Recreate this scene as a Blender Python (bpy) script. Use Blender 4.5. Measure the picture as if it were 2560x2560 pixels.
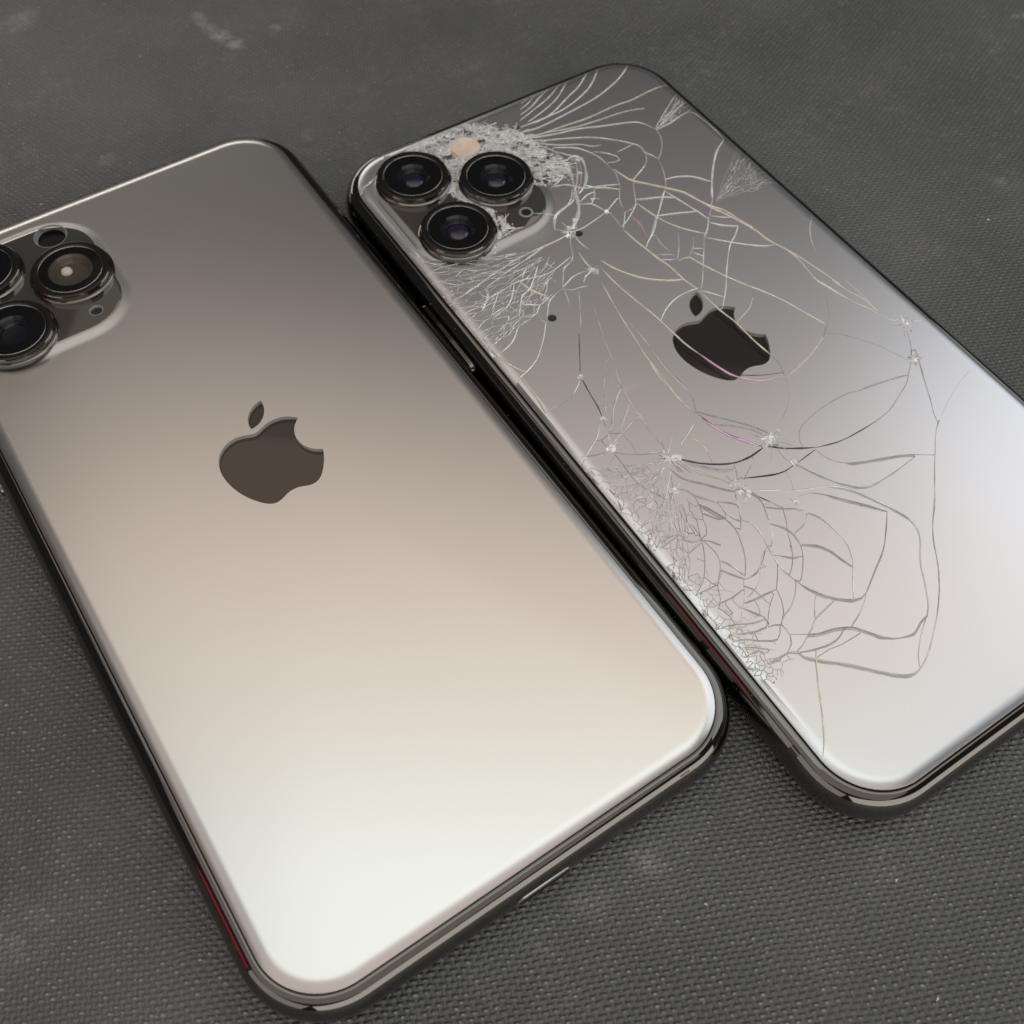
import bpy, math, random
import numpy as np
from mathutils import Vector, Matrix
from mathutils.geometry import delaunay_2d_cdt

for o in list(bpy.data.objects):
    bpy.data.objects.remove(o)
scene = bpy.context.scene
MM = 0.001

# ------------------------------------------------------------------ camera
cam_data = bpy.data.cameras.new("camera")
cam = bpy.data.objects.new("camera", cam_data)
scene.collection.objects.link(cam)
CR = ((0.832766175, 0.462870013, -0.303729893),
      (-0.553294808, 0.714778455, -0.427734282),
      (0.019114211, 0.524254815, 0.851346895))
CL = (-21.4005, -92.2341, 138.6023)
m4 = Matrix(CR).to_4x4()
m4.translation = Vector(CL) * MM
cam.matrix_world = m4
cam_data.sensor_width = 36.0
cam_data.lens = 36.0 * 2.62591 / 2.56
cam_data.clip_start = 0.005
cam_data.clip_end = 20.0
cam_data.dof.use_dof = True
cam_data.dof.focus_distance = 0.150
cam_data.dof.aperture_fstop = 40.0
scene.camera = cam

# ------------------------------------------------------------------ light
world = bpy.data.worlds.new("World")
scene.world = world
world.use_nodes = True
bg = world.node_tree.nodes["Background"]
bg.inputs[0].default_value = (1.0, 0.975, 0.96, 1)
bg.inputs[1].default_value = 0.045

def area(name, loc, target, sx, sy, radiance, color):
    d = bpy.data.lights.new(name, 'AREA')
    d.shape = 'RECTANGLE'
    d.size = sx
    d.size_y = sy
    d.energy = radiance * math.pi * sx * sy
    d.color = color
    o = bpy.data.objects.new(name, d)
    scene.collection.objects.link(o)
    o.location = loc
    v = Vector(target) - Vector(loc)
    o.rotation_euler = v.to_track_quat('-Z', 'Y').to_euler()
    return o

FWD = math.radians(53.7)          # the lamps hang square to the viewing direction
def panel(name, a0, a1, b0, b1, z, radiance, color):
    """ceiling panel: a = metres away from the viewer, b = metres to the right"""
    d = bpy.data.lights.new(name, 'AREA')
    d.shape = 'RECTANGLE'
    d.size = a1 - a0
    d.size_y = b1 - b0
    d.energy = radiance * math.pi * d.size * d.size_y
    d.color = color
    o = bpy.data.objects.new(name, d)
    scene.collection.objects.link(o)
    a, b = (a0 + a1) / 2, (b0 + b1) / 2
    o.location = (a * math.cos(FWD) + b * math.sin(FWD), a * math.sin(FWD) - b * math.cos(FWD), z)
    o.rotation_euler = (0, 0, FWD)
    return o

panel("ceiling_lamp", -0.14, 0.20, -0.36, 0.66, 1.0, 1.30, (0.93, 1.0, 0.935))
panel("ceiling_lamp", 0.20, 0.38, -0.50, 0.70, 1.0, 0.90, (1.0, 0.93, 0.82))
for a0, a1, rad, col in ((0.38, 0.55, 0.84, (1.0, 0.82, 0.68)), (0.55, 0.70, 0.59, (1.0, 0.82, 0.68)),
                         (0.70, 0.85, 0.34, (1.0, 0.86, 0.75)), (0.85, 1.00, 0.09, (1.0, 0.90, 0.82))):
    panel("ceiling_bounce", a0, a1, -0.60, 0.80, 1.0, rad, col)
panel("ceiling_bounce", 0.85, 1.10, 0.02, 0.92, 1.0, 0.36, (1.0, 0.96, 0.93))
area("window_light", (1.55, -0.15, 1.05), (0.05, 0, 0), 1.4, 1.15, 1.12, (0.89, 0.945, 1.0))
panel("ceiling_bounce", -1.10, -0.14, -1.00, 0.75, 1.0, 0.53, (1.0, 0.86, 0.78))
panel("ceiling_bounce", -0.14, 0.25, -1.00, -0.51, 1.0, 0.50, (1.0, 0.86, 0.79))
area("room_light", (0.0, -1.35, 0.46), (0, 0, 0.05), 2.4, 0.84, 1.65, (1.0, 0.91, 0.82))
area("wall_light", (-1.35, -0.50, 0.46), (-0.2, -0.45, 0.05), 1.3, 0.84, 0.80, (1.0, 0.92, 0.84))
area("red_object_standin", (-1.30, 0.27, 0.36), (0, 0, 0.0), 0.20, 0.42, 0.75, (1.0, 0.05, 0.05))  # added red emitter standing in for an unseen red object mirrored in the steel
area("lamp_strip", (0.10, 1.25, 0.33), (0, 0, 0), 0.9, 0.26, 2.2, (1.0, 0.93, 0.84))

scene.view_settings.view_transform = 'Standard'
scene.view_settings.look = 'None'
scene.view_settings.exposure = 0.0
scene.view_settings.gamma = 1.0
scene.cycles.use_denoising = True
scene.cycles.max_bounces = 8
scene.cycles.transparent_max_bounces = 12
scene.cycles.caustics_reflective = False
scene.cycles.caustics_refractive = False

# ------------------------------------------------------------------ materials
class NT:
    def __init__(s, name):
        s.m = bpy.data.materials.new(name)
        s.m.use_nodes = True
        s.t = s.m.node_tree
        s.b = s.t.nodes["Principled BSDF"]
        s.out = s.t.nodes["Material Output"]
    def n(s, typ, **kw):
        x = s.t.nodes.new(typ)
        for k, v in kw.items():
            setattr(x, k, v)
        return x
    def link(s, a, b):
        s.t.links.new(a, b)
    def val(s, sock, v):
        if isinstance(v, bpy.types.NodeSocket):
            s.t.links.new(v, sock)
        else:
            sock.default_value = v
    def math(s, op, a, b=0.0, c=0.0):
        x = s.n('ShaderNodeMath', operation=op)
        s.val(x.inputs[0], a)
        s.val(x.inputs[1], b)
        s.val(x.inputs[2], c)
        return x.outputs[0]
    def noise(s, vec, scale, detail=2.0, rough=0.5):
        x = s.n('ShaderNodeTexNoise')
        s.link(vec, x.inputs['Vector'])
        x.inputs['Scale'].default_value = scale
        x.inputs['Detail'].default_value = detail
        x.inputs['Roughness'].default_value = rough
        return x.outputs['Fac']
    def ramp(s, fac, lo, hi, a=0.0, b=1.0):
        x = s.n('ShaderNodeMapRange')
        s.val(x.inputs[0], fac)
        x.inputs[1].default_value = lo
        x.inputs[2].default_value = hi
        x.inputs[3].default_value = a
        x.inputs[4].default_value = b
        return x.outputs[0]
    def mix(s, fac, a, b):
        x = s.n('ShaderNodeMix', data_type='RGBA')
        s.val(x.inputs[0], fac)
        s.val(x.inputs[6], a)
        s.val(x.inputs[7], b)
        return x.outputs[2]
    def set(s, **kw):
        names = dict(col='Base Color', rough='Roughness', metal='Metallic', spec='Specular IOR Level',
                     coat='Coat Weight', coatr='Coat Roughness', trans='Transmission Weight', ior='IOR',
                     normal='Normal', sheen='Sheen Weight')
        for k, v in kw.items():
            s.val(s.b.inputs[names[k]], v)
        return s

def simple(name, col, rough=0.5, metal=0.0, **kw):
    t = NT(name)
    t.set(col=(*col, 1), rough=rough, metal=metal, **kw)
    return t.m

def satin(name, base, rough):
    t = NT(name)
    r = rough
    t.set(col=(*base, 1), rough=r, metal=0.99, spec=0.5)
    return t.m

M_satin = satin("frosted_back_glass", (0.80, 0.785, 0.775), 0.275)
M_satin2 = satin("frosted_back_glass_cracked", (0.755, 0.765, 0.80), 0.30)
M_polish = simple("polished_dark_glass", (0.42, 0.385, 0.355), 0.035, 0.9)
M_steel = simple("dark_polished_steel", (0.185, 0.180, 0.172), 0.045, 1.0)
M_seam = simple("black_seam", (0.006, 0.006, 0.006), 0.6)
M_ant = simple("antenna_plastic", (0.035, 0.028, 0.024), 0.35)
M_black = simple("black_gloss", (0.006, 0.006, 0.007), 0.12)
M_ringtop = simple("lens_ring_black", (0.012, 0.010, 0.009), 0.16, 0.0, spec=0.5)
M_ringside = simple("lens_ring_steel", (0.20, 0.19, 0.175), 0.08, 1.0)
M_bright = simple("bright_ring", (0.50, 0.49, 0.47), 0.15, 1.0)
M_emblem_wall = simple("emblem_edge", (0.55, 0.52, 0.49), 0.6, 0.0)
M_slope = satin("plateau_slope_dimmed", (0.50, 0.495, 0.49), 0.42)  # same frosted glass, colour darkened to tone down its bright reflection
M_slope2 = satin("plateau_slope_cracked_dimmed", (0.46, 0.465, 0.475), 0.40)  # cracked phone's slope, likewise darkened in colour to dim the reflection
M_emblem = simple("emblem_polished", (0.105, 0.092, 0.083), 0.07, 0.80)
M_dome = simple("coated_lens", (0.012, 0.014, 0.05), 0.03, 0.0, coat=1.0, coatr=0.02)
M_domeA = simple("coated_lens_violet", (0.03, 0.015, 0.06), 0.03, 0.0, coat=1.0, coatr=0.02)
M_well = simple("lens_barrel_black", (0.010, 0.011, 0.020), 0.2)
M_wellb = simple("lens_barrel_brown", (0.13, 0.105, 0.085), 0.28, 0.3)
M_lens_glint = simple("lens_glint_white", (0.8, 0.78, 0.74), 0.3)  # tone of the painted reflection inside the open lens
M_mesh = simple("mic_mesh", (0.12, 0.13, 0.14), 0.35, 0.8)
M_frit = simple("hole_rim_glass", (0.30, 0.33, 0.33), 0.12, 0.0, spec=0.8)
M_flash = NT("flash_diffuser")
_tc = M_flash.n('ShaderNodeTexCoord').outputs['Object']
_g = M_flash.noise(_tc, 420.0, 2.0)
M_flash.set(col=M_flash.mix(M_flash.ramp(_g, 0.4, 0.6), (0.88, 0.68, 0.53, 1), (0.90, 0.82, 0.75, 1)), rough=0.25)
M_flash = M_flash.m

def clear(name, tint=(0.92, 0.92, 0.92)):
    t = NT(name)
    lw = t.n('ShaderNodeLayerWeight')
    lw.inputs['Blend'].default_value = 0.5
    fac = t.math('MULTIPLY_ADD', t.math('POWER', lw.outputs['Facing'], 5.0), 0.96, 0.04)
    tr = t.n('ShaderNodeBsdfTransparent')
    tr.inputs[0].default_value = (*tint, 1)
    gl = t.n('ShaderNodeBsdfGlossy')
    gl.inputs['Roughness'].default_value = 0.015
    mx = t.n('ShaderNodeMixShader')
    t.link(fac, mx.inputs[0])
    t.link(tr.outputs[0], mx.inputs[1])
    t.link(gl.outputs[0], mx.inputs[2])
    t.link(mx.outputs[0], t.out.inputs['Surface'])
    return t.m
M_clear = clear("clear_glass")

def fracture(name, col, rough=0.3, spec=0.7, var=0.25, metal=0.0):
    t = NT(name)
    tc = t.n('ShaderNodeTexCoord').outputs['Object']
    n1 = t.noise(tc, 700.0, 3.0, 0.6)
    dark = tuple(c * (1 - var) for c in col)
    lite = tuple(min(1.0, c * (1 + var)) for c in col)
    t.set(col=t.mix(t.ramp(n1, 0.35, 0.65), (*dark, 1), (*lite, 1)), rough=rough, spec=spec, metal=metal)
    return t.m
M_fr = {
    'l': fracture("fracture_pale", (0.86, 0.89, 0.88), 0.22, 0.9, 0.15, 0.35),
    'g': fracture("fracture_grey", (0.74, 0.73, 0.735), 0.45, 0.4, 0.2, 0.0),
    'b': fracture("fracture_cream", (0.84, 0.79, 0.68), 0.26, 0.7, 0.15, 0.35),
    't': fracture("fracture_thin", (0.76, 0.75, 0.74), 0.35, 0.6, 0.2, 0.1),
    'd': fracture("fracture_slit", (0.44, 0.43, 0.43), 0.4, 0.4),
    'k': fracture("fracture_open", (0.05, 0.05, 0.05), 0.4, 0.4),
    'p': fracture("fracture_iridescent", (0.88, 0.52, 0.80), 0.25, 0.6, 0.15, 0.4),
}
def translucent(name, col, alpha):
    t = NT(name)
    tc = t.n('ShaderNodeTexCoord').outputs['Object']
    n1 = t.noise(tc, 420.0, 3.0, 0.6)
    t.set(col=(*col, 1), rough=0.25, spec=0.7)
    tr = t.n('ShaderNodeBsdfTransparent')
    mx = t.n('ShaderNodeMixShader')
    t.link(t.ramp(n1, 0.3, 0.7, alpha * 0.6, alpha * 1.3), mx.inputs[0])
    t.link(tr.outputs[0], mx.inputs[1])
    t.link(t.b.outputs[0], mx.inputs[2])
    t.link(mx.outputs[0], t.out.inputs['Surface'])
    return t.m
M_band = {'l': translucent("fracture_plane_pale", (0.80, 0.83, 0.82), 0.42),
          'g': translucent("fracture_plane_grey", (0.46, 0.46, 0.47), 0.42),
          'b': translucent("fracture_plane_cream", (0.80, 0.75, 0.63), 0.50),
          't': translucent("fracture_plane_thin", (0.50, 0.49, 0.48), 0.30),
          'p': translucent("fracture_plane_iridescent", (0.85, 0.45, 0.80), 0.50)}
M_chamfer = fracture("shard_edge", (0.50, 0.51, 0.51), 0.3, 0.7, 0.2, 0.2)
M_chip = [fracture("glass_chip_white", (0.95, 0.955, 0.96), 0.22, 1.0, 0.05, 0.3),
          fracture("glass_chip_grey", (0.62, 0.63, 0.64), 0.12, 1.0, 0.2, 0.3),
          fracture("glass_chip_dark", (0.10, 0.09, 0.085), 0.10, 0.8),
          fracture("glass_chip_lilac", (0.80, 0.74, 0.88), 0.2, 0.8, 0.1, 0.2)]

def craze():
    t = NT("crazed_glass")
    tc = t.n('ShaderNodeTexCoord').outputs['Object']
    vo = t.n('ShaderNodeTexVoronoi', feature='DISTANCE_TO_EDGE')
    t.link(tc, vo.inputs['Vector'])
    vo.inputs['Scale'].default_value = 1500.0
    v2 = t.n('ShaderNodeTexVoronoi', feature='F1')
    t.link(tc, v2.inputs['Vector'])
    v2.inputs['Scale'].default_value = 2300.0
    edge = t.ramp(vo.outputs['Distance'], 0.02, 0.16, 1.0, 0.0)
    cl = t.n('ShaderNodeSeparateColor')
    t.link(v2.outputs['Color'], cl.inputs[0])
    n1 = t.noise(tc, 330.0, 4.0, 0.65)
    powder = t.math('MAXIMUM', t.math('MULTIPLY', edge, 0.9), t.ramp(t.math('ADD', n1, t.math('MULTIPLY', cl.outputs[0], 0.22)), 0.40, 0.60))
    t.set(col=t.mix(powder, (0.20, 0.20, 0.205, 1), (0.95, 0.95, 0.96, 1)), rough=t.ramp(powder, 0, 1, 0.12, 0.40), spec=0.9)
    bmp = t.n('ShaderNodeBump')
    bmp.inputs['Strength'].default_value = 1.0
    bmp.inputs['Distance'].default_value = 0.00012
    t.link(cl.outputs[1], bmp.inputs['Height'])
    t.link(bmp.outputs[0], t.b.inputs['Normal'])
    return t.m
M_craze = craze()

def mat_material():
    t = NT("woven_black_mat")
    geo = t.n('ShaderNodeNewGeometry').outputs['Position']
    mp = t.n('ShaderNodeMapping', vector_type='TEXTURE')
    mp.inputs['Rotation'].default_value = (0, 0, math.radians(-24.5))
    mp.inputs['Scale'].default_value = (0.00068, 0.00071, 1.0)
    t.link(geo, mp.inputs['Vector'])
    wob = t.n('ShaderNodeTexNoise')
    t.link(geo, wob.inputs['Vector'])
    wob.inputs['Scale'].default_value = 190.0
    wob.inputs['Detail'].default_value = 2.0
    sx = t.n('ShaderNodeSeparateXYZ')
    t.link(mp.outputs[0], sx.inputs[0])
    sc = t.n('ShaderNodeSeparateColor')
    t.link(wob.outputs['Color'], sc.inputs[0])
    u = t.math('ADD', sx.outputs[0], t.ramp(sc.outputs[0], 0, 1, -0.75, 0.75))
    v = t.math('ADD', sx.outputs[1], t.ramp(sc.outputs[1], 0, 1, -0.75, 0.75))
    par = t.math('MULTIPLY', t.math('FLOOR', v), math.pi)
    su = t.math('SINE', t.math('ADD', t.math('MULTIPLY', u, math.pi), par))
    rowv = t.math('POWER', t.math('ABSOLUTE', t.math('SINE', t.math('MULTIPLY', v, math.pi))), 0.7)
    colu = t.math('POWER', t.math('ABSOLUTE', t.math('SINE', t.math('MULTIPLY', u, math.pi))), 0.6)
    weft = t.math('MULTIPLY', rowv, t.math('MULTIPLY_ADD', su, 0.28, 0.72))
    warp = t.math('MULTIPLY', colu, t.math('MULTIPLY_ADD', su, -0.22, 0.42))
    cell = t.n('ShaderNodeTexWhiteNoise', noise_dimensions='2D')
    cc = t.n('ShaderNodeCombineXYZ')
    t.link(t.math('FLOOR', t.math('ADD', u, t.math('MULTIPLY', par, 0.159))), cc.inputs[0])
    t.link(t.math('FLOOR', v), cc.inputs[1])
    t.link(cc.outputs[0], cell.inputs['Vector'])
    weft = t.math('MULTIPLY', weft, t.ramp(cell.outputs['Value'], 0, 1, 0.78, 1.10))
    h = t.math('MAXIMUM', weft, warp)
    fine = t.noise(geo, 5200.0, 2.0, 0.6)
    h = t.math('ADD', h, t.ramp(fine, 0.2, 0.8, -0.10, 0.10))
    bmp = t.n('ShaderNodeBump')
    bmp.inputs['Strength'].default_value = 1.0
    bmp.inputs['Distance'].default_value = 0.00036
    t.link(h, bmp.inputs['Height'])
    big = t.noise(geo, 14.0, 4.0, 0.6)
    mid = t.noise(geo, 70.0, 4.0, 0.65)
    sm = t.noise(geo, 420.0, 3.0, 0.7)
    col = t.mix(t.ramp(big, 0.35, 0.65), (0.080, 0.086, 0.089, 1), (0.138, 0.146, 0.149, 1))
    dust = t.math('MULTIPLY', t.ramp(mid, 0.52, 0.78), t.ramp(sm, 0.42, 0.75))
    col = t.mix(t.math('MULTIPLY', dust, 0.55), col, (0.33, 0.33, 0.32, 1))
    crest_highlight = t.math('MULTIPLY', t.ramp(h, 0.86, 1.03), t.ramp(sm, 0.24, 0.58))
    col = t.mix(t.math('MULTIPLY', crest_highlight, 0.8), col, (0.40, 0.40, 0.395, 1))  # weave highlights put into the colour as paler thread crests
    sp = t.ramp(t.noise(geo, 1500.0, 1.0, 0.5), 0.735, 0.80)
    col = t.mix(t.math('MULTIPLY', sp, 0.6), col, (0.5, 0.5, 0.48, 1))
    # chalky scuff marks where the mat is worn
    for (x, y, rx, ry, a, k) in SCUFFS:
        mq = t.n('ShaderNodeMapping', vector_type='TEXTURE')
        mq.inputs['Location'].default_value = (x * MM, y * MM, 0)
        mq.inputs['Rotation'].default_value = (0, 0, math.radians(a))
        mq.inputs['Scale'].default_value = (rx * MM, ry * MM, 1)
        t.link(geo, mq.inputs['Vector'])
        ln = t.n('ShaderNodeVectorMath', operation='LENGTH')
        t.link(mq.outputs[0], ln.inputs[0])
        fall = t.ramp(ln.outputs['Value'], 1.0, 0.15)
        f = t.math('MULTIPLY', t.math('MULTIPLY', fall, t.ramp(sm, 0.35, 0.62)), k)
        col = t.mix(f, col, (0.42, 0.42, 0.40, 1))
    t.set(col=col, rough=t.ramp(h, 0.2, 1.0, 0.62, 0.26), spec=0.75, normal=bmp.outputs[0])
    return t.m
SCUFFS = [(40.5, 118.3, 3.5, 2, -101.0, 0.8), (41.9, 110.4, 8.0, 2.5, -74.8, 0.9), (43.5, 106.5, 2.2, 2.5, -68.8, 0.8), (8.0, 138.1, 4.1, 6, -58.4, 0.5), (53.2, 107.0, 1.8, 2, -80.1, 0.5), (6.4, 86.6, 1.8, 2.5, -56.9, 0.6), (43.3, 72.3, 2.5, 3, -100.1, 0.3), (13.6, -76.0, 3.2, 3, -88.4, 0.45), (4.4, -75.9, 3.5, 4, -97.7, 0.25), (194.5, 24.0, 1.6, 3, -94.0, 0.6), (149.8, -11.2, 2.0, 2, -43.0, 0.35), (-57.9, -41.0, 4.5, 12, -85.7, 0.25), (-29.6, -43.1, 2.1, 5, -86.9, 0.2)]
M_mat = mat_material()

# ------------------------------------------------------------------ mesh helpers (millimetres in, metres out)
def mesh_obj(name, verts, faces, mats, parent=None, mi=None, smooth=True, angle=None):
    me = bpy.data.meshes.new(name)
    me.from_pydata([(v[0] * MM, v[1] * MM, v[2] * MM) for v in verts], [], faces)
    for m in (mats if isinstance(mats, (list, tuple)) else [mats]):
        me.materials.append(m)
    if mi is not None:
        me.polygons.foreach_set('material_index', mi)
    if smooth:
        me.polygons.foreach_set('use_smooth', [True] * len(me.polygons))
        if angle:
            me.set_sharp_from_angle(angle=math.radians(angle))
    me.update()
    o = bpy.data.objects.new(name, me)
    scene.collection.objects.link(o)
    if parent is not None:
        o.parent = parent
    return o

def rrect(w, l, r, n=14, cx=0.0, cy=0.0):
    pts = []
    for k, (sx, sy) in enumerate(((1, 1), (-1, 1), (-1, -1), (1, -1))):
        ox, oy = sx * (w / 2 - r), sy * (l / 2 - r)
        for i in range(n + 1):
            a = math.pi / 2 * (k + i / n)
            pts.append((cx + ox + r * math.cos(a), cy + oy + r * math.sin(a)))
    return pts

def loft(loops, close_first=False, close_last=False):
    verts, faces = [], []
    n = len(loops[0])
    for lp in loops:
        verts += lp
    for i in range(len(loops) - 1):
        for j in range(n):
            a, b = i * n + j, i * n + (j + 1) % n
            faces.append((a, b, b + n, a + n))
    if close_first:
        faces.append(tuple(range(n - 1, -1, -1)))
    if close_last:
        k = (len(loops) - 1) * n
        faces.append(tuple(range(k, k + n)))
    return verts, faces

def lathe(profile, cx, cy, n=72):
    loops = [[(cx + r * math.cos(2 * math.pi * i / n), cy + r * math.sin(2 * math.pi * i / n), z) for i in range(n)]
             for r, z in profile]
    return loops

W, L, R = 71.4, 144.0, 11.5
GI = 2.60            # inset of the back glass
TOP = 8.05
BX, BY, BW, BL, BR = -17.7, 51.9, 28.6, 29.7, 9.4      # camera plateau
BH = 0.52

def sd(x, y, w, l, r, cx=0.0, cy=0.0):
    qx, qy = abs(x - cx) - (w / 2 - r), abs(y - cy) - (l / 2 - r)
    return r - (min(max(qx, qy), 0.0) + math.hypot(max(qx, 0.0), max(qy, 0.0)))

def rim_z(t):
    if t >= GI + 1.8:
        return TOP
    u = max(0.0, (t - GI) / 1.8)
    return TOP - 0.40 * (1 - u) ** 2.1

def bump_z(s):
    u = min(1.0, max(0.0, s / 2.1))
    return BH * u * u * (3 - 2 * u)

def zf(x, y):
    return rim_z(sd(x, y, W, L, R)) + bump_z(sd(x, y, BW, BL, BR, BX, BY))

# fruit emblem outline (mm, relative to the phone), cubic segments flattened
def emblem_loops():
    S, CY = 0.756, 2.454
    def P(x, y):
        return ((x - 11.97) * S, -(y - 12.0) * S + CY)
    def bez(p0, segs, n=9):
        out = []
        x, y = p0
        for s in segs:
            p1, p2, p3 = (x + s[0], y + s[1]), (x + s[2], y + s[3]), (x + s[4], y + s[5])
            for i in range(n):
                t = i / n
                a, b, c, d = (1 - t) ** 3, 3 * t * (1 - t) ** 2, 3 * t * t * (1 - t), t ** 3
                out.append(P(a * x + b * p1[0] + c * p2[0] + d * p3[0], a * y + b * p1[1] + c * p2[1] + d * p3[1]))
            x, y = p3
        return out
    body = bez((12.152, 6.896), [(-.948, 0, -2.415, -1.078, -3.96, -1.04), (-2.04, .027, -3.91, 1.183, -4.961, 3.014),
        (-2.117, 3.675, -.546, 9.103, 1.519, 12.09), (1.013, 1.454, 2.208, 3.09, 3.792, 3.039), (1.52, -.065, 2.09, -.987, 3.935, -.987),
        (1.831, 0, 2.35, .987, 3.96, .948), (1.637, -.026, 2.676, -1.48, 3.676, -2.948), (1.156, -1.688, 1.636, -3.325, 1.662, -3.415),
        (-.039, -.013, -3.182, -1.221, -3.22, -4.857), (-.026, -3.04, 2.48, -4.494, 2.597, -4.559), (-1.429, -2.09, -3.623, -2.324, -4.39, -2.376),
        (-2, -.156, -3.675, 1.09, -4.61, 1.09)])
    leaf = bez((15.53, 3.83), [(.843, -1.012, 1.4, -2.427, 1.245, -3.83), (-1.207, .052, -2.662, .805, -3.532, 1.818),
        (-.78, .896, -1.454, 2.338, -1.273, 3.714), (1.338, .104, 2.715, -.688, 3.559, -1.701)])
    def clean(l):
        o = [l[0]]
        for q in l[1:]:
            if math.hypot(q[0] - o[-1][0], q[1] - o[-1][1]) > 0.05:
                o.append(q)
        if math.hypot(o[0][0] - o[-1][0], o[0][1] - o[-1][1]) < 0.05:
            o.pop()
        return o
    return clean(body), clean(leaf)
EMB = emblem_loops()

def inside(x, y, poly):
    c = False
    j = len(poly) - 1
    for i in range(len(poly)):
        xi, yi = poly[i]
        xj, yj = poly[j]
        if (yi > y) != (yj > y) and x < (xj - xi) * (y - yi) / (yj - yi) + xi:
            c = not c
        j = i
    return c

def cdt(loops, extra=()):
    """loops: list of (points, closed, tag). Returns verts, tris, {edge: set(tags)}"""
    vs, es, tags = [], [], []
    for pts, closed, tag in loops:
        b = len(vs)
        vs += [Vector((p[0], p[1])) for p in pts]
        n = len(pts)
        for i in range(n if closed else n - 1):
            es.append((b + i, b + (i + 1) % n))
            tags.append(tag)
    vs += [Vector(p) for p in extra]
    ov, oe, of, _, oeo, _ = delaunay_2d_cdt(vs, es, [], 0, 1e-4)
    et = {}
    for e, src in zip(oe, oeo):
        if src:
            et[(min(e), max(e))] = {tags[i] for i in src if i < len(tags)}
    return [(v.x, v.y) for v in ov], [tuple(f) for f in of], et

def ccw(f, v):
    a, b, c = (v[i] for i in f[:3])
    if (b[0] - a[0]) * (c[1] - a[1]) - (b[1] - a[1]) * (c[0] - a[0]) < 0:
        return tuple(reversed(f))
    return f

# ------------------------------------------------------------------ phone builder parts
def empty(name, loc, rz, label, cat, group=None):
    o = bpy.data.objects.new(name, None)
    o.empty_display_size = 0.01
    scene.collection.objects.link(o)
    o.location = loc
    o.rotation_euler = (0, 0, rz)
    o['label'] = label
    o['category'] = cat
    if group:
        o['group'] = group
    return o

def frame_profile(z):
    u = (z - 3.95) / 3.45
    return 2.22 * (1 - math.sqrt(max(0.0, 1 - 0.985 * u * u)))

def build_frame(root):
    zs = [3.95 - 3.45 * math.cos(math.pi * i / 22) for i in range(23)]
    loops = []
    def ring(d, z):
        return [(x, y, z) for x, y in rrect(W - 2 * d, L - 2 * d, R - d, 20)]
    loops.append(ring(3.2, 0.55))
    for z in zs:
        loops.append(ring(frame_profile(z), z))
    for d_, z_ in ((2.00, 7.42), (2.08, 7.44), (2.18, 7.455), (2.34, 7.45), (2.43, 7.42), (2.47, 7.36), (2.47, 6.9)):
        loops.append(ring(d_, z_))
    v, f = loft(loops)
    fr = mesh_obj("steel_frame", v, f, M_steel, root, angle=50)
    # inner body and seam
    v, f = loft([ring(2.48, 0.62), ring(2.48, 7.28)], True, True)
    mesh_obj("inner_body", v, f, M_seam, root, smooth=False)
    # screen glass at the bottom
    v, f = loft([ring(3.6, 0.0), ring(2.7, 0.12), ring(2.25, 0.42), ring(2.25, 0.6)], True, True)
    mesh_obj("screen_glass", v, f, M_black, root, angle=40)
    return fr

def band_patch(name, parent, side, pos, width, mat, z0=0.7, z1=7.40, off=0.012):
    """strip following the frame profile. side: 'left','right','bottom','top'; pos along that side"""
    v, f = [], []
    n = 16
    for i in range(n + 1):
        z = z0 + (z1 - z0) * i / n
        d = frame_profile(z) - off
        for s in (-width / 2, width / 2):
            if side == 'left':
                v.append((-W / 2 + d, pos + s, z))
            elif side == 'right':
                v.append((W / 2 - d, pos + s, z))
            elif side == 'bottom':
                v.append((pos + s, -L / 2 + d, z))
            else:
                v.append((pos + s, L / 2 - d, z))
    for i in range(n):
        a = 2 * i
        f.append((a, a + 1, a + 3, a + 2))
    return mesh_obj(name, v, f, mat, parent)

def pill(name, parent, side, pos, length, height, zc, proud, mat, depth=0.5):
    """rounded-end bar on the frame side (button)"""
    pts = rrect(length, height, height / 2 - 0.02, 6)
    loops = []
    for dd, inset in ((-depth, 0.0), (proud - 0.12, 0.0), (proud, 0.14)):
        k = []
        for a, b in pts:
            a2 = a * (1 - 2 * inset / length)
            b2 = b * (1 - 2 * inset / height)
            z = zc + b2
            o = W / 2 + dd
            if side == 'left':
                k.append((-o, pos + a2, z))
            elif side == 'right':
                k.append((o, pos - a2, z))
            else:
                k.append((pos + a2, -(L / 2 + dd), z))
        loops.append(k)
    v, f = loft(loops, True, True)
    return mesh_obj(name, v, f, mat, parent, angle=35)

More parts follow.
